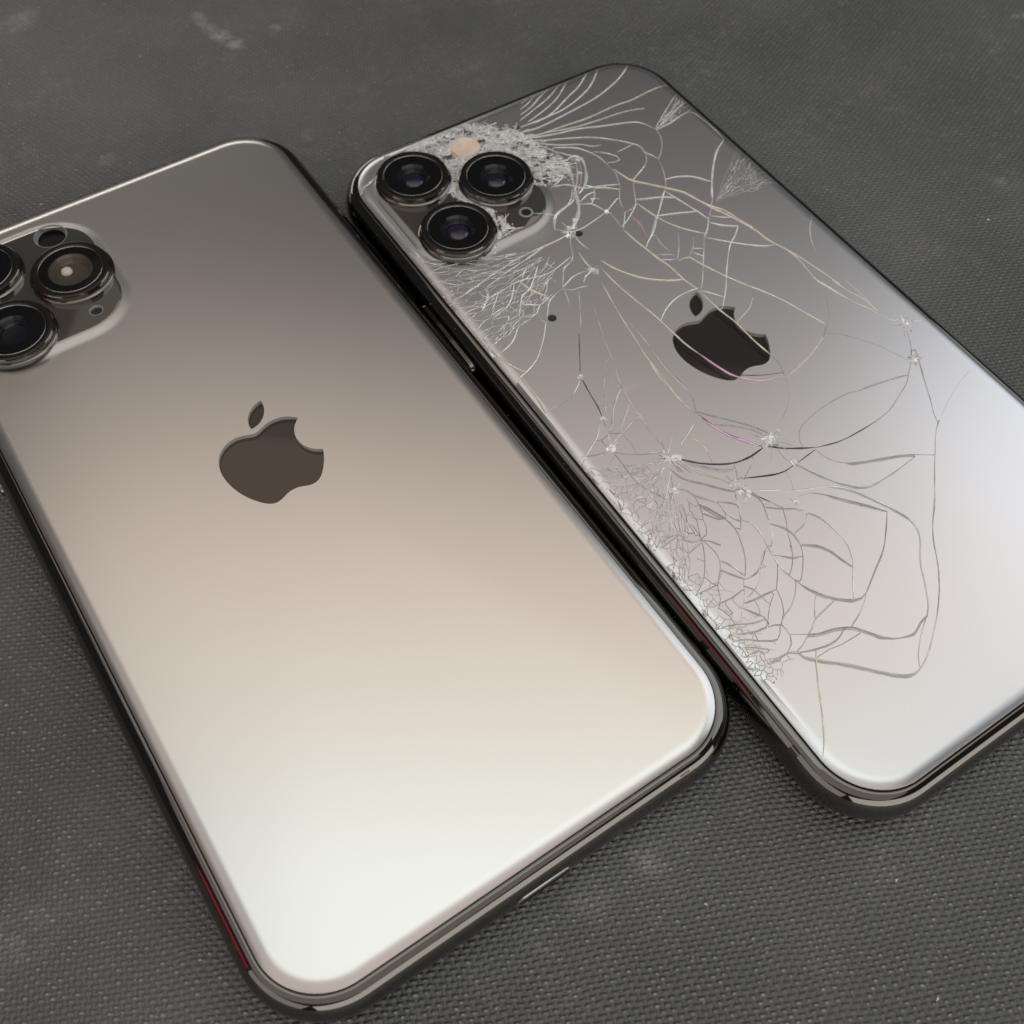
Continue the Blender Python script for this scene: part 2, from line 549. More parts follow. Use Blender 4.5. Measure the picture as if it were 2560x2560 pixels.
def lens(root, cx, cy, style):
    zb = TOP + BH + 0.36
    n = mesh_obj("camera_lens", *loft(lathe([(6.85, zb - 0.5), (6.85, zb - 0.05), (6.6, zb + 0.14), (6.45, zb + 0.16), (6.45, zb + 0.35)], cx, cy)),
                 M_ringside, root, angle=30)
    v, f = loft(lathe([(6.45, zb + 0.30), (6.45, zb + 0.92), (6.33, zb + 1.06), (6.15, zb + 1.10), (5.35, zb + 1.10), (5.2, zb + 1.04)], cx, cy))
    k = 72
    mi = [0] * (2 * k) + [1] * (len(f) - 2 * k)
    mesh_obj("lens_ring", v, f, [M_ringside, M_ringtop], n, mi, angle=30)
    prof = [(5.22 + 0.06 * math.cos(a), zb + 1.04 + 0.05 * math.sin(a)) for a in [2 * math.pi * i / 8 for i in range(9)]]
    mesh_obj("bezel", *loft(lathe(prof, cx, cy)), M_bright, n)
    well = M_wellb if style == 'open' else M_well
    r0 = 3.0 if style != 'open' else 3.6
    prof = [(5.25, zb + 0.97), (r0 + 0.05, zb + 0.97), (r0, zb + 0.90), (r0 - 0.25, zb + 0.45), (r0 - 0.45, zb + 0.43), (r0 - 0.6, zb + 0.12), (r0 - 0.8, zb + 0.10), (r0 - 1.0, zb - 0.25), (0.0, zb - 0.3)]
    v, f = loft(lathe(prof, cx, cy))
    mi = [0] * (2 * 72) + [1] * (len(f) - 144)
    mesh_obj("lens_barrel", v, f, [M_black, well], n, mi, angle=20)
    if style == 'open':
        pr = [(0.0, zb + 0.40), (0.5, zb + 0.36), (0.85, zb + 0.2), (0.95, zb - 0.2)]
        mesh_obj("lens_element_or_glint", *loft(lathe(pr, cx - 0.6, cy + 1.0, 32)), M_lens_glint, n)  # pale dome put in to stand for a reflection in the lens
    elif style != 'dark':
        rd = r0 - 1.05
        pr = [(0.0, zb + 0.30)] + [(rd * math.sin(a), zb - 0.25 + 0.55 * math.cos(a)) for a in [i * math.pi / 16 for i in range(1, 9)]]
        mesh_obj("lens_element_or_glint", *loft(lathe(pr, cx, cy, 40)), M_domeA if style == 'violet' else M_dome, n)
    v, f = loft(lathe([(5.2, zb + 1.0), (0.0, zb + 1.0)], cx, cy))
    mesh_obj("lens_cover", v, f, M_clear, n)
    return n

def emblem_floor(root):
    zb = TOP - 0.74
    for nm, lp in (("emblem", EMB[0]), ("emblem_leaf", EMB[1])):
        v, t, et = cdt([(lp, True, 'o')])
        tris = [ccw(q, v) for q in t if inside(sum(v[i][0] for i in q) / 3, sum(v[i][1] for i in q) / 3, lp)]
        o = mesh_obj(nm, [(x, y, zb) for x, y in v], tris, M_emblem, root, smooth=False)
        w, f = loft([[(x, y, zb - 0.02) for x, y in lp], [(x, y, TOP - 0.03) for x, y in lp]])
        mesh_obj("emblem_edge", w, f, M_emblem_wall, o, smooth=False)

RIM_T = [GI + k for k in (0, .07, .16, .3, .5, .75, 1.05, 1.4, 1.8)]
BUMP_S = [0.0, 0.25, 0.5, 0.8, 1.1, 1.4, 1.65, 1.9, 2.1]
def rim_loops():
    return [rrect(W - 2 * t, L - 2 * t, R - t, 16) for t in RIM_T]
def bump_loops():
    return [rrect(BW - 2 * s, BL - 2 * s, BR - s, 12, BX, BY) for s in BUMP_S]
LENSES = ((-23.5, 59.5), (-23.5, 44.1), (-10.85, 51.7))
FLASH, MIC = (-10.7, 62.4), (-10.6, 42.2)
FLASH_R, MIC_R = 2.7, 1.05
def circle(c, r, n=36):
    return [(c[0] + r * math.cos(2 * math.pi * i / n), c[1] + r * math.sin(2 * math.pi * i / n)) for i in range(n)]

# ------------------------------------------------------------------ setting: woven mat
mv = [(-600, -600, 0), (700, -600, 0), (700, 700, 0), (-600, 700, 0)]
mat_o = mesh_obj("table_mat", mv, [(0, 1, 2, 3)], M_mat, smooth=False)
mat_o['kind'] = 'structure'

# ------------------------------------------------------------------ intact phone
P1 = empty("smartphone", (0, 0, 0), 0.0,
           "intact grey smartphone lying face down, smooth satin back fading from dark to pale", "smartphone", "smartphones lying face down on the mat")
fr = build_frame(P1)
band_patch("antenna_band", fr, 'bottom', 22.4, 1.5, M_ant)
band_patch("antenna_band", fr, 'left', -57.9, 1.5, M_ant)
band_patch("antenna_band", fr, 'right', -57.9, 1.5, M_ant)
band_patch("antenna_band", fr, 'right', 57.9, 1.5, M_ant)
pill("side_button", P1, 'left', 28.0, 17.0, 2.5, 3.95, 0.35, M_steel)
port = pill("charging_port", P1, 'bottom', 0.0, 8.6, 2.9, 3.7, 0.08, M_bright)
pill("port_opening", port, 'bottom', 0.0, 7.8, 2.1, 3.7, 0.10, M_seam)

rl, bl = rim_loops(), bump_loops()
outer_b = bl[0]
loops = [(l, True, 's') for l in rl] + [(outer_b, True, 's')] + [(l, True, 's') for l in EMB]
v, t, et = cdt(loops)
tris, mi = [], []
for q in t:
    cx, cy = sum(v[i][0] for i in q) / 3, sum(v[i][1] for i in q) / 3
    if sd(cx, cy, W, L, R) < GI or sd(cx, cy, BW, BL, BR, BX, BY) > 0:
        continue
    tris.append(ccw(q, v))
    mi.append(1 if inside(cx, cy, EMB[0]) or inside(cx, cy, EMB[1]) else 0)
V3 = [(x, y, rim_z(sd(x, y, W, L, R))) for x, y in v]
k = len(V3)
low = [(x, y, 7.0) for x, y in rl[0]]
top = [(x, y, rim_z(GI)) for x, y in rl[0]]
V3 += low + top
n = len(low)
for i in range(n):
    tris.append((k + i, k + (i + 1) % n, k + n + (i + 1) % n, k + n + i))
    mi.append(0)
glass = mesh_obj("back_glass", V3, tris, [M_satin, M_clear], P1, mi, angle=60)
emblem_floor(P1)
# plateau
loops3 = [[(x, y, TOP + bump_z(s)) for x, y in lp] for s, lp in zip(BUMP_S, bl)]
v, f = loft(loops3)
mi = [0 if i // len(bl[0]) < 6 else 1 for i in range(len(f))]
fh, mh = circle(FLASH, FLASH_R), circle(MIC, MIC_R, 24)
cv, ct, _ = cdt([(bl[-1], True, 's'), (fh, True, 's'), (mh, True, 's')])
b = len(v)
v = v + [(x, y, TOP + BH) for x, y in cv]
for q in ct:
    cx, cy = sum(cv[i][0] for i in q) / 3, sum(cv[i][1] for i in q) / 3
    if math.dist((cx, cy), FLASH) < FLASH_R or math.dist((cx, cy), MIC) < MIC_R or sd(cx, cy, BW, BL, BR, BX, BY) < 2.099:
        continue
    f.append(tuple(b + i for i in ccw(q, cv)))
    mi.append(1)
plat = mesh_obj("camera_plateau", v, f, [M_slope, M_polish], P1, mi, angle=40)
zb = TOP + BH
fw = mesh_obj("flash_opening", *loft(lathe([(FLASH_R + 0.1, zb + 0.03), (FLASH_R - 0.02, zb + 0.035), (FLASH_R - 0.08, zb - 0.1), (FLASH_R - 0.1, zb - 0.75), (FLASH_R - 0.35, zb - 0.78)], *FLASH, 48)), M_frit, P1, angle=40)
mesh_obj("flash_well", *loft(lathe([(FLASH_R - 0.3, zb - 0.76), (FLASH_R - 0.35, zb - 2.0), (0.0, zb - 2.0)], *FLASH, 48)), M_seam, fw, angle=40)
mw = mesh_obj("microphone", *loft(lathe([(MIC_R + 0.1, zb + 0.03), (MIC_R - 0.03, zb + 0.035), (MIC_R - 0.06, zb - 0.1), (MIC_R - 0.1, zb - 0.45)], *MIC, 32)), M_frit, P1, angle=40)
mv_, mf_ = [], []
for i in range(-5, 6):
    for j in range(-5, 6):
        x, y = i * 0.18, j * 0.18
        if math.hypot(x, y) < MIC_R - 0.12:
            q = len(mv_)
            for dx, dy in ((-.06, -.06), (.06, -.06), (.06, .06), (-.06, .06)):
                mv_.append((MIC[0] + x + dx, MIC[1] + y + dy, zb - 0.38 + 0.02 * ((i + j) % 2)))
            mf_.append((q, q + 1, q + 2, q + 3))
mesh_obj("microphone_mesh", mv_, mf_, M_mesh, mw, smooth=False)
mesh_obj("microphone_floor", *loft(lathe([(MIC_R, zb - 0.45), (0, zb - 0.45)], *MIC, 32)), M_seam, mw)
lens(P1, *LENSES[0], 'dark')
lens(P1, *LENSES[1], 'dark')
lens(P1, *LENSES[2], 'open')

# ------------------------------------------------------------------ cracked phone
P2X, P2Y, P2R = 71.6336, -18.8169, -0.01001138
P2 = empty("smartphone", (P2X * MM, P2Y * MM, 0), P2R,
           "grey smartphone lying face down with shattered back glass, cracks and crushed camera corner", "smartphone", "smartphones lying face down on the mat")
fr = build_frame(P2)
band_patch("antenna_band", fr, 'left', -57.9, 1.5, M_ant)
band_patch("antenna_band", fr, 'bottom', 22.4, 1.5, M_ant)
band_patch("antenna_band", fr, 'right', -57.9, 1.5, M_ant)
band_patch("antenna_band", fr, 'left', -37.5, 0.5, M_ant, 2.5, 5.2)
pill("side_button", P2, 'left', 27.6, 17.0, 2.9, 4.1, 0.5, M_steel)
emblem_floor(P2)

CRACKS = """
l 0.34 0.47,61.03 4.67,60.47 11.22,61.01 18.49,61.92 24.24,63.65 27.8,65.38 29.86,66.84
l 0.3 1.32,62.31 6.73,62.16 11.56,62.42 16.27,63.75 20.18,65.66 24.09,68.89
l 0.26 4.12,61.94 8.48,62.46 14.27,64.98 17.92,66.56 21.67,69.14
l 0.22 3.47,62.8 7.6,63.93 11.37,65.35 14.08,67 16.84,69.16
l 0.2 2.38,63.92 6.29,65.2 10.27,66.49 13.65,68.22 15.13,69
l 0.2 3.23,65.23 6.73,66.32 9.61,67.84 12.31,69.05
l 0.2 4.1,66.55 6.51,67.4 8.95,68.73 10.74,69.05
l 0.16 4.97,67.87 6.95,68.53 8.84,69.5
b 0.28 -0.36,59.75 3.49,58.72 8.46,58.36 13.71,57.86 20.18,58.05 24.13,57.74 28.62,58.08 32.79,57.93
l 0.2 4.35,58.64 9.98,56.97 15.67,56.2 20.11,55.77 23.35,54.94 24.79,54.28
l 0.3 0.93,58.96 5.65,57.39 10.41,56.25 14.54,54.61 19.03,52.98 21.29,51.73 22.28,50.07 22.88,48.34
t 0.14 22.88,48.34 22.36,46.19 20.97,43.94 19.06,42.05 18.06,41.36
b 0.3 22.99,48.27 26.12,48.39 29.54,49.04 31.6,49.16
b 0.34 31.6,49.16 32.11,48.15 32.52,45.36 32.54,41.71 32.19,39.68
l 0.16 23.23,48.8 26.46,50.94 29.51,52.79 32.6,54.67
l 0.16 23,48.49 26.4,49.59 29.63,50.84 32.92,52.1
l 0.14 24.83,49.64 28.51,51.07 32.27,52.97
b 0.26 0.3,58.02 4.58,56.26 8.98,54.22 12,52.36 14.78,49.75 16.8,47.39 17.43,46.12 17.17,44.53 17.99,42.71 18.17,41.3
t 0.16 18.17,41.3 17.25,38.86 15.91,36.3 14.61,34.6 12.28,32.75 9.78,30.25 8.55,29.42 5.71,26.84 4.17,25.59
t 0.14 17.64,45.99 17.04,43.73 15.17,41.43 11.32,39.57
l 0.2 2.02,56.52 5.01,54.23 8.33,52.4 9.93,50.75 11.43,50.26
l 0.24 3.52,54.27 6.72,52.29 8.43,49.93 9.26,47.23 9.25,44.66
t 0.14 9.25,44.66 9.24,42.54 7.76,39.26 5.89,36.71 4.68,33.82
l 0.2 9.28,49.4 10.98,47.91 12.14,46.11 12.02,45.1 10.74,45.03 9.89,45.55
b 0.4 9.67,43.55 10.07,41.6 10.69,39.54 12.76,37 15.03,34.34 16.87,31.96 17.85,28.89 18.83,26.65 20.22,24.17 20.95,20.92 21.7,18.47
l 0.3 16.02,36.44 18.35,35.85 20.87,34.29 22.6,31.74
g 0.42 31.71,39.08 29.41,37.84 27,35.84 24.38,33.17 22.02,30.43 19.91,27.61
p 0.3 19.91,27.61 18.62,26.38 17.12,24.89
l 0.2 17.12,24.89 15.85,23.69 13.97,21.71
l 0.36 8.26,35.04 10.53,34.04 12.81,33.04 14.56,31.74
l 0.3 14.17,33.63 14.76,31.21 15.34,28.82 15.91,26.44 16.27,24.22
l 0.3 9.26,29.57 11.61,28.71 13.86,27.71 15.4,26.96
b 0.36 7.95,33.81 8.35,31.54 8.85,29.42 9.35,27.72 10.55,25.4 12.16,23.23 13.76,21.45
l 0.24 -2.19,45.43 -0.65,45.09 0.49,44.18 1.95,42.44 4.02,41.58 5.89,40.84 7.86,39.82
b 0.3 3.82,41.29 5.58,40.4 7.13,38.82
l 0.36 5.48,36.96 3.65,36.07 1.83,35.19
l 0.22 1.83,35.19 -1.58,34.52 -4.16,34.15 -6.33,34.33
b 0.3 -0.45,39.02 0.88,38.4 1.61,36.53 2.03,35.06
t 0.18 2.03,35.06 2.25,33.33 1.88,30.4
l 0.2 10.9,39.41 8.99,36.43 7.54,34.06 6.1,32.93 3.48,31.37 2.27,30.94
l 0.34 -0.5,42.31 -1.29,40.76 -3.9,39.94 -6.27,39.02 -8.46,36.43
l 0.5 1.31,44.92 -0.09,41.64 -1.46,38.83 -4.01,36.42 -6.34,34.73
b 0.24 -6.43,37.53 -5.97,35.27
p 0.14 5.09,31.96 5.1,29.58 4.31,26.55
l 0.3 15.17,41.43 12.81,40.33 11,39.55
l 0.2 12.79,47.01 16.36,47.22
l 0.2 4.68,33.42 6.51,33.48 7.54,34.06
l 0.5 3.76,50.2 5.45,50.46 6.19,49.13 5.35,46.64 3.59,43.93 1.95,42.44 0.53,41.67
p 0.2 4.71,50.05 5.45,49.16 4.31,46.44 2.55,44.15 0.52,42.09
l 0.34 3.35,49.17 2.32,46.82 1.11,44.21 -0.2,42.12
l 0.3 5.03,49.42 3.88,47.13 2.24,44.77 0.31,42.63
l 0.4 0.01,41.99 -1.18,39.87 -2.05,37.99 -3.42,36.45 -5.56,35.02
l 0.3 5.46,47.01 4.42,44.68 2.77,42.76 3.61,41.83 2.7,39.92 1.38,38.69
l 0.3 -0.47,39.84 1.56,40.62 3,40.55
l 0.24 2.1,48.66 0.02,48.24 -2.64,47.37
l 0.2 1.69,47.63 -0.77,46.21 -3.01,45.52
l 0.22 2.72,48.7 2.7,50.86 1.85,52.68 0.55,55.22
l 0.2 2.93,49.43 2.7,51.72 1.62,53.69
l 0.18 3.34,50.46 3.11,53.21 1.81,55.76 -0.11,57.39
l 0.2 3.32,53.08 5.03,50.72 6.51,48.94
b 0.2 1.48,48.19 0.62,50 -1.5,52.16 -2.57,53.68
l 0.18 -9.77,41.35 -8.47,40.54 -6.7,39.62
l 0.24 0.02,43.14 -2.19,40.73 -5.32,39.69 -7.12,38.61 -8.67,35.94
l 0.4 -0.33,41.84 -1.96,38.34 -4.84,35.36 -5.91,34.59
l 0.24 -32.86,64.27 -32.88,62.39 -32.72,61.54 -33.58,60.2
l 0.2 -32.99,63.59 -30.47,63.55 -28.22,64.85 -26.16,66.69 -23.26,67.67
l 0.2 -32.88,62.39 -29.97,64.01 -28.16,64.04
b 0.2 -33.32,47.37 -32.83,45.66 -32.34,43.96 -31.85,42.28
l 0.2 -31.85,42.28 -30.5,40.41 -28.56,39.54
l 0.26 -18.81,39.04 -16.18,39.54 -14.23,39.76 -12.95,39.32
b 0.3 -6.21,34.41 -8.82,34.07 -12.57,33.92 -15.36,33.22
l 0.26 -6.29,33.92 -6.4,31.49 -6.05,28.99
b 0.4 -7.96,30 -8.24,27.74 -8.34,25.39
l 0.4 -8.33,25.04 -10.4,24.3 -11.24,23.47
l 0.22 -15,24.31 -11.85,25.54 -9.39,25.37 -8.33,25.04
l 0.2 -15.08,24.19 -14.08,23.07 -12.69,22.87 -11.2,22.44
l 0.16 -15.08,24.19 -13.37,26.49 -12.3,27.86 -9.71,29 -7.87,32.41 -6.3,34.29
l 0.22 -15.08,24.19 -16.94,23.7 -18.76,22.86 -19.86,21.6 -21.02,20.07
l 0.24 -21.02,20.07 -22.18,18.89 -24.31,16.46 -26.88,14.07 -29.17,12.78 -30.71,12.25 -32.23,11.73 -33.54,10.79
b 0.4 -32.42,18 -31.83,15.96 -31.02,13.94 -30.43,12.68
b 0.26 -31.52,11.73 -31.56,9.54 -31.66,7.28 -32.13,4.13
l 0.26 -25.52,21.61 -27.5,19.7 -29.5,18.47 -31.77,17.9 -33.61,17.99
l 0.26 -15.06,23.85 -15.57,22.19 -16.4,20.08
b 0.4 -20.35,29.49 -19.87,27.19 -19.27,25.82 -18.51,24.35 -18.44,23.32
l 0.16 -16.18,27.23 -17.54,25.4 -18.68,24.46
t 0.1 -12.93,22.52 -14.99,19.21 -17.25,15.8 -18.43,14.65
k 0.12 -18.43,14.65 -20.46,11.57 -22.59,8.35 -23.09,7.47
l 0.4 -23.19,7.83 -23.15,7.21 -23.89,6.49
l 0.24 -23.23,7.26 -24.49,5.98 -26.59,4.67
t 0.12 -26.59,4.67 -28.28,4.29 -31.9,4.13
k 0.18 -23.56,6.28 -24.14,3.42 -24.56,0.8 -25.17,-1.38
l 0.22 -25.17,-1.38 -25.99,-3.67 -26.16,-4.4
t 0.14 -25.01,-1.49 -23.49,0.12 -22.03,2.67 -19.6,5.88
l 0.22 -19.6,5.88 -19.01,6.71 -18.16,7.38 -16.8,7.9
l 0.2 -19.6,5.88 -19.86,3.66 -19.26,1.81
l 0.24 -19.26,1.81 -21.38,0.23 -23.22,-1.48 -24.56,-3.17 -25.72,-4.12
b 0.16 -12.77,19.12 -14.42,14.67 -15.89,10.87 -16.8,7.9 -18.97,2.21 -19.69,-1.41 -20.13,-4.28
l 0.2 -24.78,22.74 -23.39,21.87 -21.89,21.9 -20.29,23.17 -18.44,23.32
l 0.2 -21.71,21.79 -22.1,20.11 -21.63,19.34
b 0.26 -22.92,24.82 -21.52,23.94 -20.37,23.06
b 0.26 -24.83,25.68 -24.35,23.77
l 0.16 -27.1,22.92 -29.24,21.11
l 0.22 -33.29,19.62 -32.22,20.18 -30.92,19.98
b 0.14 -30.87,21.19 -30.75,19.87 -30.77,18.35
l 0.26 -15.76,30.7 -18.15,28.45 -20.02,26.95 -21.77,26.39 -23.79,24.06 -24.78,22.74
l 0.24 -21.45,29.34 -23.42,27.09 -25.33,25.67 -28.74,24.91
l 0.24 -25.81,31.06 -27.23,28.82 -29.72,26.8
l 0.24 -16.88,32.09 -19.44,29.93
l 0.2 -24.9,29 -27.63,26.46
l 0.2 -9.9,29.47 -15.29,28.36 -20.35,29.49 -24.07,29.15 -27.23,28.82
l 0.2 -11.15,34.1 -17.68,33.97 -23.5,33.14 -28.98,31.88 -32.43,31.41
l 0.18 -12.57,33.92 -17.62,32.89 -21.04,32.29 -25.74,31.18
b 0.3 -14.35,30.51 -13.58,29
b 0.34 1.87,30 2.09,27 2.48,24.27 2.87,21.23 3.44,18.46 3.64,14.92 4.2,11.89
b 0.3 4.2,11.89 4.41,6.49 4.95,2.61 4.97,-1.83 5.32,-5.77
t 0.18 5.32,-5.77 5.33,-7.61 4.49,-9.8 3.66,-11.66 1.68,-14.25 -0.42,-15.78 -2.66,-16.92
b 0.3 -6.87,24.89 -6.73,20.39 -6.24,15.76 -5.59,11.45 -5.3,7.43 -5.03,3.81 -4.43,0.66
p 0.3 -4.43,0.66 -3.69,-2.25 -2.78,-5.23 -1.23,-7.39 0.79,-8.96 3.48,-9.76 4.5,-10.4
l 0.3 4.5,-10.4 7.55,-9.91 10.99,-9.02 15.21,-7.31
p 0.16 5.25,-10.12 8.49,-9.44 13.09,-7.86
t 0.24 15.21,-7.31 17.74,-5.4 19.78,-3.45 21.31,-1.13 22.12,0.7
k 0.12 -1.42,-6.38 1.25,-8.12 4.49,-9.5
b 0.38 -5.85,26.32 -5.07,23.76 -3.39,20.67 -1.3,18.18 1.4,16.15 3.28,15.15
b 0.28 -8.55,22.53 -9.75,17.3 -10.74,12.43 -11.27,8.97 -11.94,5.37 -12.28,1.94 -12.58,-2.04 -12.77,-5.16
l 0.18 -10.74,12.43 -10.04,11.67 -10.09,8.86 -10.43,5.04 -10.91,0.78 -10.77,-2.59 -10.67,-4.7 -11.03,-6.25
b 0.42 14.76,34.65 16.84,31.84 18.36,26.93 19.62,23.91 20.59,20.92 21.62,17.72 21.91,15.02 22.5,13.05 23.6,9.72 24.38,6.09 24.99,2.96 25.45,-0.04
b 0.32 22.93,11.9 23.37,8.81 23.04,5.21 22.76,2.99 23.42,0.9 23.89,-1.74
l 0.26 12.82,21.04 14.48,19.29 16.13,17.55 18.33,15.47 20.72,13.63 22.68,12.94
l 0.28 19.8,20.31 17.85,18.63 15.75,17.43 14.13,15.96 11.6,13.37 10.04,11.61 8.13,9.43 5.02,6.43
l 0.32 16.07,23.36 17.18,21.94 19.6,20.07
l 0.24 17.24,24.47 18.93,23.05 20.06,22.35
l 0.24 16.48,24.57 14.82,22.68 12.82,21.04
t 0.2 12.82,21.04 10.84,18.72 8.34,15.75 6.25,13.3 4.82,11.83
b 0.3 5.43,18.94 6.79,18.96 7.62,18.62 8.16,16.9 8.7,15.52 10.22,11.67 12.08,7.97 13.49,5.42 15.05,1.8 16.22,-1.87 17.38,-5.5
l 0.24 4.38,12.11 2.24,12.45 0.04,12.33 -1.96,11.78 -3.68,10.9 -5.37,9.7
l 0.24 10.79,5.45 9.17,4.16 7.23,3.43 5.21,2.76
t 0.16 12.25,7.2 10.88,5.39
g 0.26 32.54,14.97 30.28,13.07 28.4,10.63 27.11,7.88
l 0.22 27.11,7.88 26.61,5.4 26.5,3.05 26.43,1.04
b 0.3 4.56,11.33 5.63,10 6.7,8.34
l 0.22 2.48,24.27 3.94,25.49 5.96,26.74 8.77,29.36 11.25,31.53 13.98,33.99
b 0.26 5.78,26.13 5.42,23.51 5.6,21.63
l 0.24 3.23,22.05 4.33,21.37 5.61,20.57
l 0.2 3.06,20.77 5.06,19.52
t 0.14 9.49,24.18 7.35,21.24 5.43,19.29
t 0.14 11.15,22.07 9.65,20.16 7.8,18.86
l 0.3 8.72,19.33 9.81,17.6
l 0.2 9.46,19.93 10.93,19.01
p 0.14 5.2,31.94 5.21,29.37 4.48,26.58
l 0.3 4.45,33.15 2.24,30.5
g 0.36 15.8,-6.89 17.88,-8.51 19.76,-10.94 21.44,-13.56 22.58,-16.13 23.61,-18.78
k 0.14 27.76,-12.79 27.31,-14.42 25.85,-16.63 23.79,-18.74
g 0.22 23.79,-18.74 21.43,-20.59 19.91,-21.72 17.13,-22.92 13.71,-24.24 10.36,-24.7
k 0.2 10.36,-24.7 6.9,-24.77 3,-24.53 -0.47,-23.58
k 0.3 -0.47,-23.58 -2.88,-22.33 -5.3,-20.8 -7.01,-19.31
g 0.28 21.43,-20.59 19.03,-19.83 16.11,-19.19 12.62,-18.62 10.34,-18.21
l 0.2 10.34,-18.21 9.08,-18.15 5.08,-18.24 1.8,-18.74 -0.3,-19.39 -1.49,-20.31 -2.27,-21.48 -2.41,-22.22
g 0.42 26.08,-17.4 24.52,-20.11 22.45,-23.32 20.79,-26.1 19.17,-28.54 18.53,-29.99
g 0.28 21.34,-20.83 21.99,-21.84 22.36,-23.41
g 0.24 32.36,-25.94 30.34,-25.43 27.74,-26.05 24.18,-27.36 21.02,-28.85 18.52,-30.13
g 0.34 18.52,-30.13 16.3,-31.81 13.85,-34.12 11.37,-36.6 8.87,-38.97 4.99,-42.46
g 0.36 -1.18,-23.82 -0.82,-25.67 0.48,-27.57 2.56,-28.89 5.77,-30.11 8.59,-31.21 10.85,-32.37 13.52,-34.19
t 0.18 10.93,-32.82 7.22,-33.17 4.03,-33.28
g 0.3 4.03,-33.28 1.67,-33.1 -0.15,-32.35 -1.66,-30.74 -3.28,-28.4 -4.44,-26.07 -5.44,-24.11
k 0.2 -5.44,-24.11 -3.55,-23.95 -1.34,-23.71
k 0.22 -5.91,-24.08 -7.77,-24.23 -9.8,-23.75 -11.6,-23
b 0.34 22.63,2.91 23.59,-0.72 24.73,-4.09 26.04,-7.2 27.33,-10.6 28.36,-11.89
b 0.3 24.98,1.44 25.58,-1.63 26.54,-4.56 26.74,-7.97
b 0.3 26.79,0.31 27.03,-2.2 26.85,-5.74 26.56,-7.85
g 0.2 28.42,-0.71 28.28,-3.31 27.39,-6.08 27.59,-9.15 28.36,-11.89
g 0.24 30.44,-4.66 29.01,-6.76 27.96,-9.06
g 0.24 29.85,-8.28 29.19,-10.15 28.36,-11.89
g 0.24 28.36,-11.89 30.16,-12.37 31.97,-12.86
l 0.3 28.36,-11.89 30.02,-11.64 31.32,-11.48
g 0.2 -6.02,-20.76 -6.28,-22.22 -5.93,-23.25
b 0.2 -7.68,-24.56 -8.16,-26.1 -8.87,-27.48
g 0.4 -14.85,-23.93 -12.02,-25.57 -9.72,-27.17 -7.35,-28.37 -4.98,-29.26 -2.77,-30.65 -1.1,-32.63 0.13,-35.07 1.16,-37.07 2.09,-39.44 2.29,-41.34 1.43,-43.41 -0.22,-45.22 -2.01,-47.18 -3.66,-49.72 -5.29,-51.93 -6.92,-53.28
g 0.24 -6.92,-53.28 -8.87,-54.4 -10.77,-55.77 -12.47,-57.22 -13.29,-58.46
g 0.38 -9.12,-28.76 -7.23,-29.2 -5.29,-30.88 -3.16,-33.29 -1.12,-35.77 0.36,-37.75
g 0.3 0.36,-37.75 -1.66,-39.71 -4.58,-42.17 -8.13,-44.13 -11.1,-45.8
g 0.2 -11.59,-46.03 -12.71,-46.93 -14.8,-48 -16.87,-48.78
g 0.36 -11.59,-46.03 -12.66,-46.29 -14.11,-45.78 -15.84,-44.41 -17.37,-42.49 -18.43,-40.33 -18.76,-39.16
g 0.3 -18.76,-39.16 -19.06,-36.07 -18.44,-32.8 -17.77,-30.07 -18.07,-28.14 -19.37,-26.73 -20.07,-24.22
g 0.3 -10.73,-30.28 -9.44,-31.7 -8.55,-33.88 -8.26,-36.68 -8.68,-39.29
g 0.34 -8.68,-39.29 -9.55,-40.99 -10.27,-41.93 -12.04,-43.84 -13.69,-45.78
g 0.38 -14.03,-35.32 -12.34,-36.54 -11.31,-38.18 -10.87,-40.15 -10.36,-41.87
g 0.28 -15.62,-30.13 -14.41,-31.62 -13.97,-33.35 -14.37,-35.39 -15.54,-37.19 -17.04,-38.74 -18.23,-39.63 -18.76,-39.16
g 0.22 -18,-33.08 -16.72,-31.9 -15.4,-29.54 -14.31,-27.27 -14.25,-25.21 -15.6,-23.15
g 0.2 -14.56,-27.41 -12.46,-29.04 -10.74,-30.13
g 0.22 -12.3,-28.85 -13.16,-30.66 -14.52,-32.71 -15.91,-35.26 -17.48,-37.07 -18.68,-37.98
p 0.2 -15.54,-34.36 -16.3,-35.86
g 0.24 -18.58,-34.56 -17.6,-35.32 -16.52,-36.28 -15.31,-36.77
t 0.16 -10.05,-31.75 -11.23,-32.77 -13.29,-33.21
g 0.34 18.96,-29.75 16.56,-31.52 13.7,-34.22 10.54,-37.23 7.64,-40.27 4.82,-42.65 2.6,-45.01 0.19,-48.3 -2.68,-51.43 -5.72,-54.04
g 0.26 -5.72,-54.04 -9.26,-56.47 -11.79,-57.91 -13.29,-58.46
g 0.3 -6.75,-53.26 -8.24,-53.49 -10.35,-54.23 -12.59,-53.71
g 0.38 -12.59,-53.71 -14.2,-52.56 -15.78,-50.51 -16.85,-49.05 -19.21,-47.81 -21.17,-47.34 -23.17,-46.32 -24.69,-45.35
g 0.36 -13.45,-58.49 -15.04,-58.46 -16.69,-57.4 -18.48,-55.65 -20.45,-53.51 -22.58,-51.53 -24.29,-49.94 -25.5,-48.66 -25.81,-47.83 -26.97,-47.09
g 0.2 -26.97,-47.09 -28.63,-46.91 -30.34,-46.82
g 0.2 -24.14,-49.78 -21.78,-49.77 -20,-50.14 -16.61,-50.24
g 0.22 -25.81,-47.83 -23.45,-48.7 -21.02,-49.23 -19.28,-49.06 -18.02,-48.57
b 0.26 -23.65,-49.08 -24.51,-50.05 -26.24,-52.42 -27.74,-54.67
b 0.26 -24.51,-49.97 -27.05,-53.49 -29.05,-56.38 -31.18,-59.08 -32.63,-60.53
